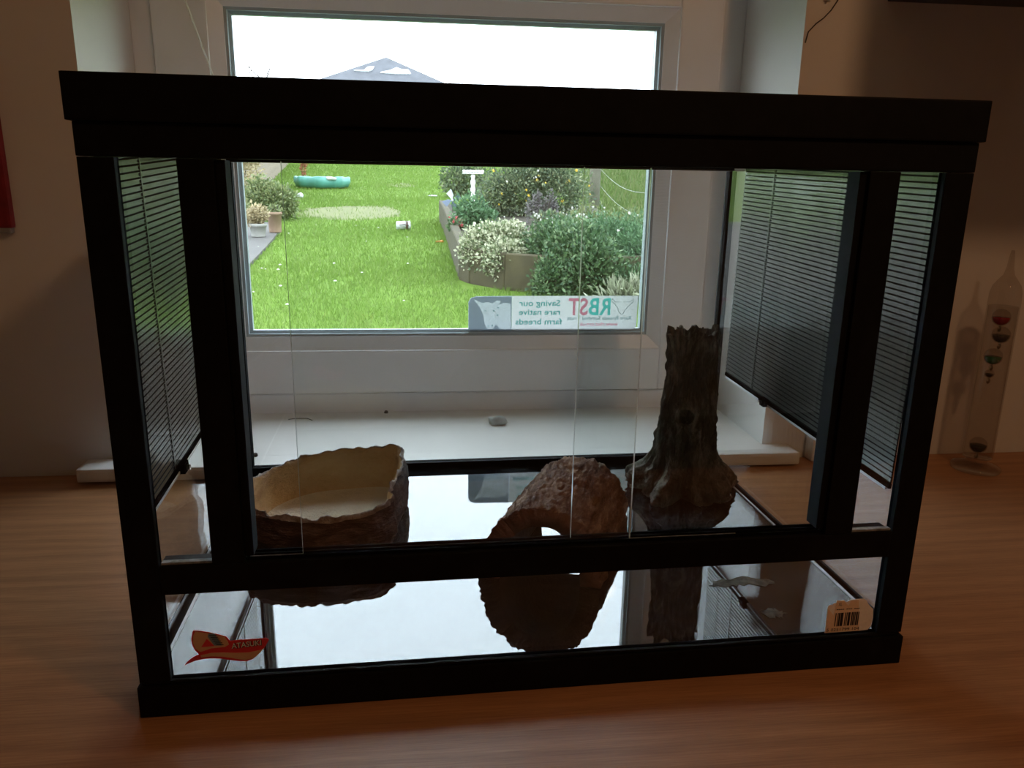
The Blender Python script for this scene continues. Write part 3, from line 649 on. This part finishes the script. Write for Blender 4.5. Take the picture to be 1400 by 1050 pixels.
def keepg(x, y):
    px = np.interp(y, [1.2, 5.0, 7.33, 8.5, 10.06, 11.0, 11.6], [-1.15, -1.28, -1.43, -1.5, -1.62, -1.9, -3.2])
    bed = (x > .53) & (y > 6.0) & (y < 12)
    nz = ((x+.92)/.88)**2+((y-13.0)/1.35)**2
    return ~((x < px) & (y < 11.6)) & ~bed & ~((nz < .8) & (rng.random(len(x)) < .9))
blades('lawn_grass', 190000, 3.6, 46, lambda y: .55+.34*y, .045, .0042, MT['blade'], 'short bright green grass blades of the lawn', 'grass', keepg)
# paving
MT['paving'] = plain('paving', (.075, .068, .060), .85, nscale=3, var=.2)
bm = bmesh.new(); top = [bm.verts.new((x, y, GZ(y)+.035)) for x, y in PATIO]; f = bm.faces.new(top)
r_ = bmesh.ops.extrude_face_region(bm, geom=[f]);
for v in [g for g in r_['geom'] if isinstance(g, bmesh.types.BMVert)]: v.co.z -= .12
bmesh.ops.recalc_face_normals(bm, faces=bm.faces[:]); pv = frombm('patio_path', bm, MT['paving']); struct(pv, 'grey paved path curving along the lawn', 'path')
# bare earth patches, slightly raised irregular discs
MT['earth'] = plain('worn_turf', (.125, .128, .045), .95, nscale=9, var=.35)
def patch(cx, cy_, rx, ry, label):
    n = 48; V = [(cx, cy_, GZ(cy_)+.022)]; 
    for i in range(n):
        a = 2*PI*i/n; k = 1+.22*fbm(math.cos(a)*1.6, math.sin(a)*1.6, cx, 3); x, y = cx+rx*k*math.cos(a), cy_+ry*k*math.sin(a); V.append((x, y, GZ(y)+.004))
    o = mk('worn_patch', V, [(0, 1+i, 1+(i+1) % n) for i in range(n)], MT['earth'], None, True); return struct(o, label, 'lawn')
patch(-.92, 13.0, .90, 1.4, 'large worn yellowish patch in the lawn'); patch(-.31, 21.3, .40, 1.0, 'small worn patch in the lawn behind the large one')

def leaves(name, centers, n, size, mat, parent=None, loc=(0, 0, 0), aspect=.5, shell=.55, upb=.25):
    # centers: (x,y,z,rx,ry,rz); leaf = two-triangle folded diamond
    cs = np.array(centers, float); vol = (cs[:, 3]*cs[:, 4]*cs[:, 5])**(2/3); idx = rng.choice(len(cs), n, p=vol/vol.sum()); C = cs[idx]
    d = rng.normal(size=(n, 3)); d /= np.linalg.norm(d, axis=1)[:, None]; rr = (shell+(1-shell)*rng.random(n))*(1+.18*rng.normal(size=n)*.6)
    P = C[:, :3]+d*C[:, 3:6]*rr[:, None]
    dirv = d*.8+rng.normal(size=(n, 3))*.6; dirv[:, 2] += upb; dirv /= np.linalg.norm(dirv, axis=1)[:, None]
    sd = np.cross(dirv, rng.normal(size=(n, 3))); sd /= np.linalg.norm(sd, axis=1)[:, None]; nn = np.cross(dirv, sd)
    s = size*(.55+.9*rng.random(n))[:, None]
    A = P; Bt = P+dirv*s; L = P+dirv*s*.5+sd*s*aspect*.5+nn*s*.08; R = P+dirv*s*.5-sd*s*aspect*.5+nn*s*.08
    Q = np.stack([A, R, Bt, L], 1).reshape(-1, 3)
    me = bpy.data.meshes.new(name); me.vertices.add(4*n); me.vertices.foreach_set('co', Q.ravel()); me.loops.add(4*n); me.loops.foreach_set('vertex_index', np.arange(4*n, dtype=np.int32))
    me.polygons.add(n); me.polygons.foreach_set('loop_start', np.arange(0, 4*n, 4, dtype=np.int32)); me.update(calc_edges=True)
    me.materials.append(mat); o = bpy.data.objects.new(name, me); COL.objects.link(o); o.location = loc
    if parent: o.parent = parent
    return o
MT['stem'] = plain('woody_stem', (.06, .045, .03), .9)
def bush(name, x, y, base, cen, n, size, mat, label, cat='bush', group=None, nstem=5, **kw):
    b = empty(name, (x, y, base)); tag(b, label, cat, group)
    leaves('foliage', cen, n, size, mat, b, **kw)
    for k in range(nstem):
        a = 2*PI*k/nstem; c = cen[k % len(cen)]
        tube('stem', [(.04*math.cos(a), .04*math.sin(a), -.03), (c[0]*.5+.05*math.cos(a), c[1]*.5+.05*math.sin(a), c[2]*.5), (c[0]+c[3]*.3*math.cos(a), c[1]+c[4]*.3*math.sin(a), c[2]+c[5]*.3)], [.012, .009, .004], MT['stem'], b, 6)
    return b
def flowers(b, n, region, r, mat, name='flower'):
    # individual blossoms: five-petal discs sharing one mesh
    V = [(0, 0, .3*r)]; F = []
    for k in range(10):
        a = 2*PI*k/10; q = r*(1 if k % 2 else .62); V.append((q*math.cos(a), q*math.sin(a), .12*r if k % 2 else 0))
    V.append((0, 0, -.3*r))
    for k in range(10): F += [(0, 1+k, 1+(k+1) % 10), (11, 1+(k+1) % 10, 1+k)]
    me = None
    for i in range(n):
        x = region[0]+region[3]*(random.random()*2-1); y = region[1]+region[4]*(random.random()*2-1); z = region[2]+region[5]*(random.random()*2-1)
        if me is None: o = mk(name, V, F, mat, b); me = o.data
        else: o = bpy.data.objects.new(name, me); COL.objects.link(o); o.parent = b
        o.location = (x, y, z); o.rotation_euler = (PI/2*(.5+.5*random.random()), random.random(), random.random()*.6); s = .7+.6*random.random(); o.scale = (s, s, s)
LM = {
 'cream': leafmat('variegated_leaf', [(0, (0.072, 0.116, 0.043)), (.35, (0.189, 0.217, 0.102)), (.55, (0.435, 0.435, 0.290)), (1, (0.609, 0.580, 0.420))]),
 'green': leafmat('green_leaf', [(0, (0.026, 0.061, 0.023)), (.5, (0.065, 0.123, 0.046)), (.85, (0.116, 0.181, 0.072)), (1, (0.203, 0.261, 0.131))]),
 'grey': leafmat('grey_green_leaf', [(0, (0.051, 0.080, 0.043)), (.5, (0.109, 0.145, 0.072)), (.9, (0.189, 0.217, 0.109)), (1, (0.290, 0.290, 0.145))]),
 'olive': leafmat('olive_leaf', [(0, (0.072, 0.102, 0.036)), (.5, (0.145, 0.181, 0.065)), (1, (0.261, 0.275, 0.116))]),
 'fresh': leafmat('fresh_leaf', [(0, (0.043, 0.102, 0.043)), (.5, (0.094, 0.181, 0.080)), (1, (0.160, 0.261, 0.123))]),
 'tan': leafmat('dry_flower', [(0, (0.232, 0.189, 0.102)), (.5, (0.377, 0.304, 0.174)), (1, (0.493, 0.406, 0.246))]),
 'pale': leafmat('pale_grass', [(0, (0.174, 0.189, 0.116)), (.5, (0.319, 0.334, 0.217)), (1, (0.464, 0.464, 0.334))]),
 'purple': leafmat('purple_spike', [(0, (0.11, 0.11, 0.09)), (1, (0.22, 0.185, 0.19))]),
 'rust': leafmat('rust_leaf', [(0, (0.261, 0.087, 0.051)), (1, (0.435, 0.160, 0.087))]),
}
FM = {'yellow': plain('yellow_petal', (.42, .27, .015), .6), 'white': plain('white_petal', (.40, .38, .33), .6), 'pink': plain('pink_petal', (.35, .12, .14), .6), 'red': plain('red_petal', (.33, .03, .04), .6)}
# raised flower bed
MT['bedwall'] = plain('mossy_timber', (.055, .043, .018), .9, nscale=8, var=.4, bstr=.4); MT['soil'] = plain('soil', (.045, .035, .022), 1, nscale=12, var=.4)
path = [(.47, 11.8), (.50, 10.2), (.51, 8.6), (.53, 6.52), (.61, 6.30), (.88, 5.97), (1.18, 5.84), (1.8, 5.80), (2.15, 5.86), (2.33, 6.15)]
fb = empty('flower_bed', (1.2, 7.5, GZ(7.5))); tag(fb, 'raised flower bed with low mossy wall beside the lawn', 'flower bed')
c0 = Vector((1.2, 7.5, GZ(7.5)))
for (ax, ay), (bx2, by2) in zip(path, path[1:]):
    d = Vector((bx2-ax, by2-ay)).normalized(); n2 = Vector((d.y, -d.x))*-.09
    bm = bmesh.new(); vs_ = []
    for (x, y) in ((ax+d.x*.004, ay+d.y*.004), (bx2-d.x*.004, by2-d.y*.004)):
        for k in (0, 1):
            for zz in (-.08, .31): vs_.append(bm.verts.new(Vector((x+n2.x*k, y+n2.y*k, GZ(y)+zz))-c0))
    for f in ((0, 1, 3, 2), (4, 6, 7, 5), (0, 4, 5, 1), (2, 3, 7, 6), (0, 2, 6, 4), (1, 5, 7, 3)): bm.faces.new([vs_[i] for i in f])
    bmesh.ops.recalc_face_normals(bm, faces=bm.faces[:]); bmesh.ops.bevel(bm, geom=bm.edges[:], offset=.01, segments=1, affect='EDGES'); frombm('bed_board', bm, MT['bedwall'], fb)
sp_ = [(x+.09, y+.07) for x, y in path]+[(2.86, 11.8)]
V = [Vector((x, y, GZ(y)+.25))-c0 for x, y in sp_]; ctr = Vector((1.7, 8.5, GZ(8.5)+.32))-c0; V.append(ctr)
mk('soil', V, [(i, (i+1) % len(sp_), len(sp_)) for i in range(len(sp_))], MT['soil'], fb)
S = .27
bush('variegated_bush', .85, 6.40, GZ(6.4)+S, [(0, 0, .03, .29, .22, .23), (-.12, 0, .0, .20, .2, .22), (.13, .05, .06, .18, .18, .20), (.05, -.28, -.04, .21, .16, .17)], 11000, .030, LM['cream'], 'rounded bush with cream edged leaves at the flower bed corner', shell=.6, aspect=.6)
bush('leafy_bush', 1.36, 6.15, GZ(6.15)+S, [(0, 0, 0, .33, .26, .30), (-.10, -.42, -.20, .19, .16, .28), (.20, -.45, -.15, .30, .16, .34), (.05, .15, .10, .3, .25, .22), (.12, -.25, .05, .3, .2, .26)], 17000, .036, LM['green'], 'dark green bush growing right of the cream leaved bush', shell=.45)
g2 = bush('feathery_bush', 1.90, 6.3, GZ(6.3)+S, [(0, 0, -.0, .38, .3, .30), (.0, -.55, -.24, .3, .2, .26), (.38, -.5, -.24, .26, .2, .24), (.15, -.3, .0, .36, .2, .28), (-.1, .1, .15, .3, .25, .20), (.25, .1, .10, .3, .3, .25)], 18000, .034, LM['fresh'], 'feathery green bush with small pale flowers in the flower bed', shell=.4, aspect=.3)
flowers(g2, 26, (-.2, .1, .22, .5, .3, .16), .016, FM['white'])
bush('silver_grass', 1.85, 5.45, GZ(5.45)+.10, [(0, 0, -.05, .30, .12, .12)], 900, .09, LM['pale'], 'clump of pale silvery leaves at the front of the flower bed', shell=.2, aspect=.18, upb=.9)
by_ = bush('yellow_flower_shrub', 1.62, 9.5, GZ(9.5)+S, [(-.15, 0, .32, .42, .35, .42), (.3, 0, .30, .42, .35, .44), (.05, .1, .55, .4, .3, .25), (-.45, .1, .25, .25, .3, .35)], 16000, .045, LM['grey'], 'tall grey green shrub dotted with yellow flowers', shell=.35, aspect=.4)
flowers(by_, 22, (.05, -.25, .48, .62, .12, .36), .020, FM['yellow']); flowers(by_, 12, (.05, -.3, .3, .6, .12, .3), .013, FM['white'])
bush('broad_leaf_shrub', .76, 8.6, GZ(8.6)+S, [(0, 0, .10, .20, .2, .24), (.12, .05, .02, .2, .2, .2)], 2600, .05, LM['fresh'], 'bright green shrub behind the red flowers', shell=.45)
rf = bush('red_flower_plant', .58, 8.25, GZ(8.25)+S, [(0, 0, .03, .09, .09, .09)], 260, .04, LM['green'], 'small plant with red flowers at the bed edge', cat='plant', nstem=3); flowers(rf, 9, (0, -.04, .06, .08, .05, .07), .022, FM['red'])
ps = bush('purple_spike_plant', 1.58, 8.55, GZ(8.55)+S, [(dx, 0, .17+.05*((i*37) % 3), .022, .022, .16) for i, dx in enumerate((-.16, -.10, -.05, 0, .05, .10, .15))], 1100, .03, LM['purple'], 'purple flower spikes in front of the tall shrub', cat='plant', nstem=7, shell=.2)
wf = bush('white_flower_plant', 1.60, 8.1, GZ(8.1)+S, [(0, 0, .08, .20, .1, .12), (.3, 0, .03, .2, .1, .1)], 1300, .04, LM['grey'], 'low plant with white blossoms below the purple spikes', cat='plant', nstem=4); flowers(wf, 20, (.1, -.05, .16, .3, .06, .05), .016, FM['white'])
pm = bush('seed_head_plant', 2.35, 7.7, GZ(7.7)+S, [(0, 0, .05, .45, .3, .22), (.5, .2, .0, .4, .3, .22), (-.35, .2, .1, .3, .3, .2)], 6000, .045, LM['olive'], 'loose olive plant with pale seed heads behind the feathery bush', cat='plant', shell=.35, aspect=.3); flowers(pm, 18, (-.1, -.2, .22, .6, .1, .08), .015, FM['white'])
bush('distant_dark_shrub', .95, 17, GZ(17), [(0, 0, .35, .35, .35, .42), (.35, .2, .35, .4, .35, .5)], 3000, .07, LM['grey'], 'dull green shrub behind the white bird table', shell=.4)
# white bird table
bt = empty('bird_table', (.97, 11.5, GZ(11.5))); tag(bt, 'white bird table on a turned post among the shrubs', 'bird table')
pf = [(.05, -.02)]+[(.022+.016*abs(math.sin(k*.9)), .02+k*.03) for k in range(23)]+[(.03, .715)]
lathe('turned_post', pf, MT['white'], bt, 14); 
for k in range(7): lathe('scalloped_edge', [(.008, 0), (.022, .006), (.024, .03), (.01, .04)], MT['white'], bt, 12, (-.135+k*.045, -.04, .735))
box('table_top', -.15, .15, -.06, .12, .718, .736, MT['white'], bt, .004)
# blue and white garden ornament
MT['orn_blue'] = plain('ornament_blue', (.08, .10, .15), .3); MT['orn_white'] = plain('ornament_white', (.45, .47, .50), .3)
og = empty('garden_ornament', (.59, 9.6, GZ(9.6)+S)); tag(og, 'blue grey and white pinwheel ornament on a stake in the flower bed', 'ornament')
tube('stake', [(0, 0, -.05), (.01, 0, .17)], .007, MT['stem'], og, 6)
for k in range(4):
    a = PI/2*k+.5; c, s = math.cos(a), math.sin(a)
    vane = [(0, -.01, .2), (.10*c-.03*s, -.03, .2+.11*s+.03*c), (.12*c+.05*s, .0, .2+.13*s-.05*c), (.04*c+.04*s, .012, .2+.05*s-.04*c)]
    mk('vane', vane+[(x, y+.004, z) for x, y, z in vane], [(0, 1, 2, 3), (7, 6, 5, 4), (0, 4, 5, 1), (1, 5, 6, 2), (2, 6, 7, 3), (3, 7, 4, 0)], MT['orn_white'] if k == 1 else MT['orn_blue'], og)
lathe('hub', [(.004, -.012), (.016, -.006), (.016, .006), (.004, .012)], MT['orn_white'], og, 12, (0, -.012, .2)).rotation_euler = (PI/2, 0, 0)
# potted plants and bush on the patio
MT['pot_white'] = plain('pale_pot', (.26, .25, .22), .7, nscale=12, var=.1); MT['terracotta'] = plain('terracotta_pot', (.24, .155, .10), .8, nscale=12, var=.15)
def pot(name, x, y, r0, r1, h, mat, label, cen, n, size, lm, dz=.036):
    b = empty(name, (x, y, GZ(y)+dz)); tag(b, label, 'plant pot')
    lathe('pot', [(r0*.98, 0), (r0, .01), (r1*.97, h-.035), (r1*1.06, h-.034), (r1*1.08, h), (r1*.95, h), (r1*.92, h-.03)], mat, b, 32); lathe('potting_soil', [(r1*.9, h-.04), (r1*.9, h-.032)], MT['soil'], b, 24)
    leaves('foliage', cen, n, size, lm, b); 
    for k in range(4): tube('stem', [(.02*math.cos(k*1.6), .02*math.sin(k*1.6), h-.035), (.05*math.cos(k*1.6), .05*math.sin(k*1.6), h+.08)], .005, MT['stem'], b, 5)
pot('potted_hydrangea', -1.745, 9.3, .082, .098, .155, MT['pot_white'], 'pale round pot holding a dried cream flower head plant', [(0, 0, .26, .12, .11, .10), (-.03, 0, .21, .11, .1, .07)], 900, .045, LM['tan'])
pot('terracotta_planter', -1.63, 9.78, .075, .088, .25, MT['terracotta'], 'tall terracotta pot standing behind the pale pot', [(0, 0, .28, .08, .08, .05)], 120, .04, LM['olive'])
bush('patio_bush', -1.95, 11.6, GZ(11.6), [(0, 0, .28, .34, .3, .28), (-.2, .1, .35, .25, .25, .3), (.12, .05, .2, .22, .22, .2), (-.1, -.1, .12, .28, .2, .14)], 6000, .05, LM['olive'], 'rounded green bush behind the patio pots', shell=.4)
bush('tall_twiggy_bush', -2.75, 13.2, GZ(13.2), [(0, 0, .6, .35, .3, .6), (-.3, .1, .5, .35, .3, .5), (.1, 0, .95, .3, .3, .35)], 3600, .06, LM['tan'], 'tall pale twiggy bush in front of the wooden fence', shell=.4)
# wooden fence, board by board
MT['fencewood'] = plain('fence_board', (.20, .155, .11), .9, nscale=6, var=.25)
fe = empty('wooden_fence', (-4.2, 22.5, GZ(22.5))); tag(fe, 'pale brown wooden fence along the far side of the lawn', 'fence')
fa, fz = Vector((-2.85, 14.0)), Vector((-5.6, 36.0)); fd = (fz-fa).normalized(); nb = 110; me = None
for i in range(nb):
    p = fa+(fz-fa)*(i/nb); bw = (fz-fa).length/nb
    if me is None: o = box('fence_board', 0, bw*.97, -.012, .012, 0, 1.25, MT['fencewood'], fe); me = o.data
    else: o = bpy.data.objects.new('fence_board', me); COL.objects.link(o); o.parent = fe
    o.location = Vector((p.x, p.y, GZ(p.y)-.03+.01*math.sin(i*2.3)))-Vector(fe.location); o.rotation_euler = (0, 0, math.atan2(fd.y, fd.x))
# wire fence on the field side
wfn = empty('wire_fence', (3.1, 12.8, GZ(12.8))); tag(wfn, 'weathered wooden post and wire fence beside the field', 'fence')
MT['wire'] = plain('galvanised_wire', (.30, .30, .27), .4, metal=.6); MT['post'] = plain('weathered_post', (.13, .115, .085), .9, nscale=10, var=.25)
posts = [(2.5, 6.9), (3.1, 12.8), (3.6, 19.0), (4.1, 25)]
for x, y in posts:
    o = lathe('fence_post', [(.092, -.2), (.092, 1.0), (.082, 1.03)], MT['post'], wfn, 16); o.location = Vector((x, y, GZ(y)))-Vector(wfn.location)
for hgt in (.25, .52, .78):
    for (xa, ya), (xb, yb) in zip(posts, posts[1:]):
        pts = [Vector((xa+(xb-xa)*t+.085, ya+(yb-ya)*t, GZ(ya+(yb-ya)*t)+hgt-.16*math.sin(PI*t)*(1 if ya < 7 else .3)))-Vector(wfn.location) for t in [k/10 for k in range(11)]]
        tube('wire', pts, .0028, MT['wire'], wfn, 5)
# field hedge
hd = empty('field_hedge', (14, 40, GZ(40))); tag(hd, 'distant olive hedge along the far edge of the field', 'hedge')
leaves('foliage', [(-9+i*1.6, .3*math.sin(i*2.1), .5+.15*math.sin(i*1.7), 1.2, .8, .75+.2*math.sin(i)) for i in range(18)], 9000, .22, LM['olive'], hd, shell=.4)
for i in range(8): tube('stem', [(-8+i*3.4, 0, -.1), (-8+i*3.4+.1, 0, .6)], .05, MT['stem'], hd, 6)
MT['longgrass'] = leafmat('field_grass', [(0, (.06, .10, .02)), (.6, (.10, .14, .035)), (1, (.17, .17, .075))], .8, .35)
def kf(x, y): return (x > 3.3+.08*(y-12)) 
blades('field_grass', 60000, 9, 40, lambda y: 2+.42*y, .13, .008, MT['longgrass'], 'longer pale green grass of the field beyond the wire fence', 'grass', kf)
# paddling pool
MT['pool'] = plain('turquoise_plastic', (.085, .27, .22), .45, nscale=6, var=.15); MT['water'] = plain('pool_water', (.05, .12, .10), .06)
pp = empty('paddling_pool', (-2.2, 19.6, GZ(19.6)+.004)); tag(pp, 'turquoise plastic paddling pool lying on the lawn', 'paddling pool')
n = 64; prf = [(.46, 0), (.60, .02), (.66, .14), (.65, .245), (.61, .262), (.575, .245), (.55, .13), (.50, .10)]; V = []; F = []
for r, z in prf:
    for i in range(n): a = 2*PI*i/n; k = 1+.035*math.cos(8*a); V.append((r*k*math.cos(a), r*k*math.sin(a), z+.012*math.cos(8*a)*(z > .1)))
for k in range(len(prf)-1):
    for i in range(n): j = (i+1) % n; F.append((k*n+i, k*n+j, (k+1)*n+j, (k+1)*n+i))
F.append(tuple(reversed(range(n)))); F.append(tuple((len(prf)-1)*n+i for i in range(n))); mk('pool_shell', V, F, MT['pool'], pp, True)
lathe('water', [(.52, .115), (.535, .165), (.01, .166)], MT['water'], pp, 40)
MT['toy_tan'] = plain('tan_toy', (.22, .16, .08), .7); MT['toy_white'] = plain('white_toy', (.42, .42, .40), .5); MT['toy_orange'] = plain('orange_toy', (.45, .16, .02), .5); MT['toy_brown'] = plain('brown_band', (.09, .05, .04), .6)
tag(rock('pool_leaf_clump', (-2.36, 19.35, GZ(19.35)+.13), (.13, .10, .055), MT['toy_tan'], 4), 'clump of brown leaves floating in the paddling pool', 'leaves')
tag(rock('pool_bag', (-1.93, 19.02, GZ(19.02)+.22), (.13, .05, .045), MT['toy_white'], 6), 'crumpled white plastic lying on the pool rim', 'plastic')
rs = bush('red_leaved_sapling', -3.15, 23.2, GZ(23.2), [(0, 0, .30, .06, .06, .20), (.05, 0, .62, .12, .1, .22)], 420, .07, LM['rust'], 'thin red leaved sapling behind the paddling pool', cat='sapling', nstem=2)
tag(rock('white_scrap', (-2.2, 15.9, GZ(15.9)+.015), (.065, .05, .06), MT['toy_white'], 11), 'small white scrap on the lawn in front of the paddling pool', 'scrap')
tag(rock('white_stick', (.45, 16.8, GZ(16.8)+.02), (.11, .03, .02), MT['toy_white'], 12), 'thin pale stick lying on the far lawn near the flower bed', 'stick')
# toy bucket on its side
mg = empty('toy_bucket', (-.04, 10.42, GZ(10.42)+.068)); tag(mg, 'white toy bucket with a brown band lying on the lawn', 'bucket')
mg.rotation_euler = (0, 0, .15)
for nm, prof_, mt in (('bucket_body', [(.048, -.10), (.056, -.095), (.060, .022)], MT['toy_white']), ('brown_band', [(.0602, .023), (.0615, .055)], MT['toy_brown']), ('bucket_rim', [(.0605, .056), (.062, .085), (.056, .09), (.05, .02)], MT['toy_white'])):
    lathe(nm, prof_, mt, mg, 24).rotation_euler = (0, PI/2, 0)
tube('bucket_handle', [(.06, -.06, 0), (.03, -.085, .02), (-.02, -.09, .02), (-.06, -.06, .01)], .005, MT['toy_brown'], mg, 6)
tc = empty('orange_trowel', (.41, 8.97, GZ(8.97)+.03)); tag(tc, 'orange plastic toy trowel lying on the lawn by the flower bed', 'toy'); tc.rotation_euler = (0, 0, .1)
tube('handle', [(-.045, 0, 0), (-.01, 0, .004), (.008, 0, .004)], [.010, .012, .008], MT['toy_orange'], tc, 8)
lathe('blade', [(.003, .0), (.016, .012), (.018, .03), (.010, .045), (.002, .05)], MT['toy_orange'], tc, 10, (.004, 0, .004)).rotation_euler = (0, PI/2, 0)
# daisies
dm = None
MT['daisy'] = plain('daisy_petal', (.45, .45, .38), .6)
for i in range(20):
    y = 5.2*(11/5.2)**random.random(); x = -.22*y*random.random()+.02*y
    if dm is None: o = lathe('daisy', [(.001, 0), (.012, .004), (.012, .008), (.003, .012)], MT['daisy'], None, 8, smooth=False); dm = o.data
    else: o = bpy.data.objects.new('daisy', dm); COL.objects.link(o)
    o.location = (x, y, GZ(y)+.035); s = .7+.5*random.random(); o.scale = (s, s, s); tag(o, 'tiny white daisy dotted on the lawn', 'daisy', 'daisies on the lawn')
# neighbour house beyond the garden
MT['slate'] = plain('roof_slate', (.055, .058, .066), .6, nscale=2.5, var=.25); MT['render_wall'] = plain('house_render', (.20, .19, .18), .9); MT['hglass'] = plain('house_glass', (.03, .035, .04), .1)
hs = empty('neighbour_house', (-2, 41.5, GZ(41))); tag(hs, 'distant house with a dark hipped slate roof against the sky', 'house')
hz = GZ(41)
xl, xr, yf, yb, ze = -9.4, 5.5, 41.0, 62.0, 3.35
ap = (-1.59, 45.0, 6.58); ap2 = (-1.59, 57.0, 6.58); O = Vector(hs.location)
hv = [Vector(v)-O for v in ((xl, yf, ze), (xr, yf, ze), (xr, yb, ze), (xl, yb, ze), ap, ap2)]
rf_ = mk('roof', hv+[v-Vector((0, 0, .12)) for v in hv], [(0, 1, 4), (1, 2, 5, 4), (2, 3, 5), (3, 0, 4, 5), (6, 10, 7), (7, 10, 11, 8), (8, 11, 9), (9, 11, 10, 6), (0, 6, 7, 1), (1, 7, 8, 2), (2, 8, 9, 3), (3, 9, 6, 0)], MT['slate'], hs)
def roofpt(px, pz):  # a point on the front hip plane by x and height
    t = (pz-ze)/(ap[2]-ze); return Vector((px, yf+(ap[1]-yf)*t, pz))-O
MT['roofpatch'] = plain('white_roof_patch', (.55, .56, .57), .5)
for poly in ([(-3.45, 5.96), (-2.9, 5.98), (-2.7, 6.18), (-2.35, 6.22), (-2.45, 6.02), (-2.7, 5.93)], [(-2.0, 5.88), (-1.45, 6.02), (-1.1, 6.20), (-.85, 6.10), (-.45, 6.08), (-.30, 5.86), (-1.1, 5.84)]):
    P_ = [roofpt((x-.209)*.94+.209, (z-.387)*.955+.387) for x, z in poly]; nn = Vector((0, -.55, .83)); q = [p+nn*.06 for p in P_]; m_ = len(P_)
    mk('roof_patch', P_+q, [tuple(range(m_, 2*m_))]+[(i, (i+1) % m_, (i+1) % m_+m_, i+m_) for i in range(m_)], MT['roofpatch'], rf_)
box('house_wall', xl+.5-O.x, xr-.5-O.x, yf+.5-O.y, yb-.5-O.y, -.3, ze-hz+.05, MT['render_wall'], hs)
for wx in (-6.5, 2.2):
    wo = box('house_window', wx-.8-O.x, wx+.8-O.x, yf+.42-O.y, yf+.5-O.y, .75, 1.8, MT['white'], hs); 
    for k in (0, 1): box('pane', wx-.72+k*.74-O.x, wx-.02+k*.74-O.x, yf+.40-O.y, yf+.43-O.y, .83, 1.72, MT['hglass'], wo)
do = box('house_door', -2.5-O.x, -1.5-O.x, yf+.42-O.y, yf+.5-O.y, -.05, 1.85, MT['cabinet'], hs)
# bare twig trees on the skyline
def twigtree(x, y, h, seed, label):
    random.seed(seed); b = empty('bare_tree', (x, y, GZ(y))); tag(b, label, 'tree', 'bare trees on the skyline')
    tube('trunk', [(0, 0, -.1), (.05, 0, h*.5), (0, 0, h*.8)], [.16, .11, .07], MT['stem'], b, 7)
    for k in range(12):
        a = random.random()*2*PI; z = h*(.45+.35*random.random()); L = h*(.15+.15*random.random())
        m1 = Vector((math.cos(a)*L*.5, math.sin(a)*L*.5, z+L*.4)); m2_ = Vector((math.cos(a)*L*.8, math.sin(a)*L*.8, z+L)); br_ = tube('branch', [(0, 0, z), m1, m2_], [.045, .03, .015], MT['stem'], b, 5)
        for j in range(2): e = m1+Vector((random.uniform(-.5, .5), random.uniform(-.5, .5), L*.6)); tube('twig', [m1, e], [.022, .010], MT['stem'], br_, 4)
twigtree(-10.2, 56, 6.1, 5, 'bare twiggy tree on the skyline left of the slate roof'); twigtree(3.4, 63, 6.0, 9, 'bare twiggy tree on the skyline right of the slate roof')
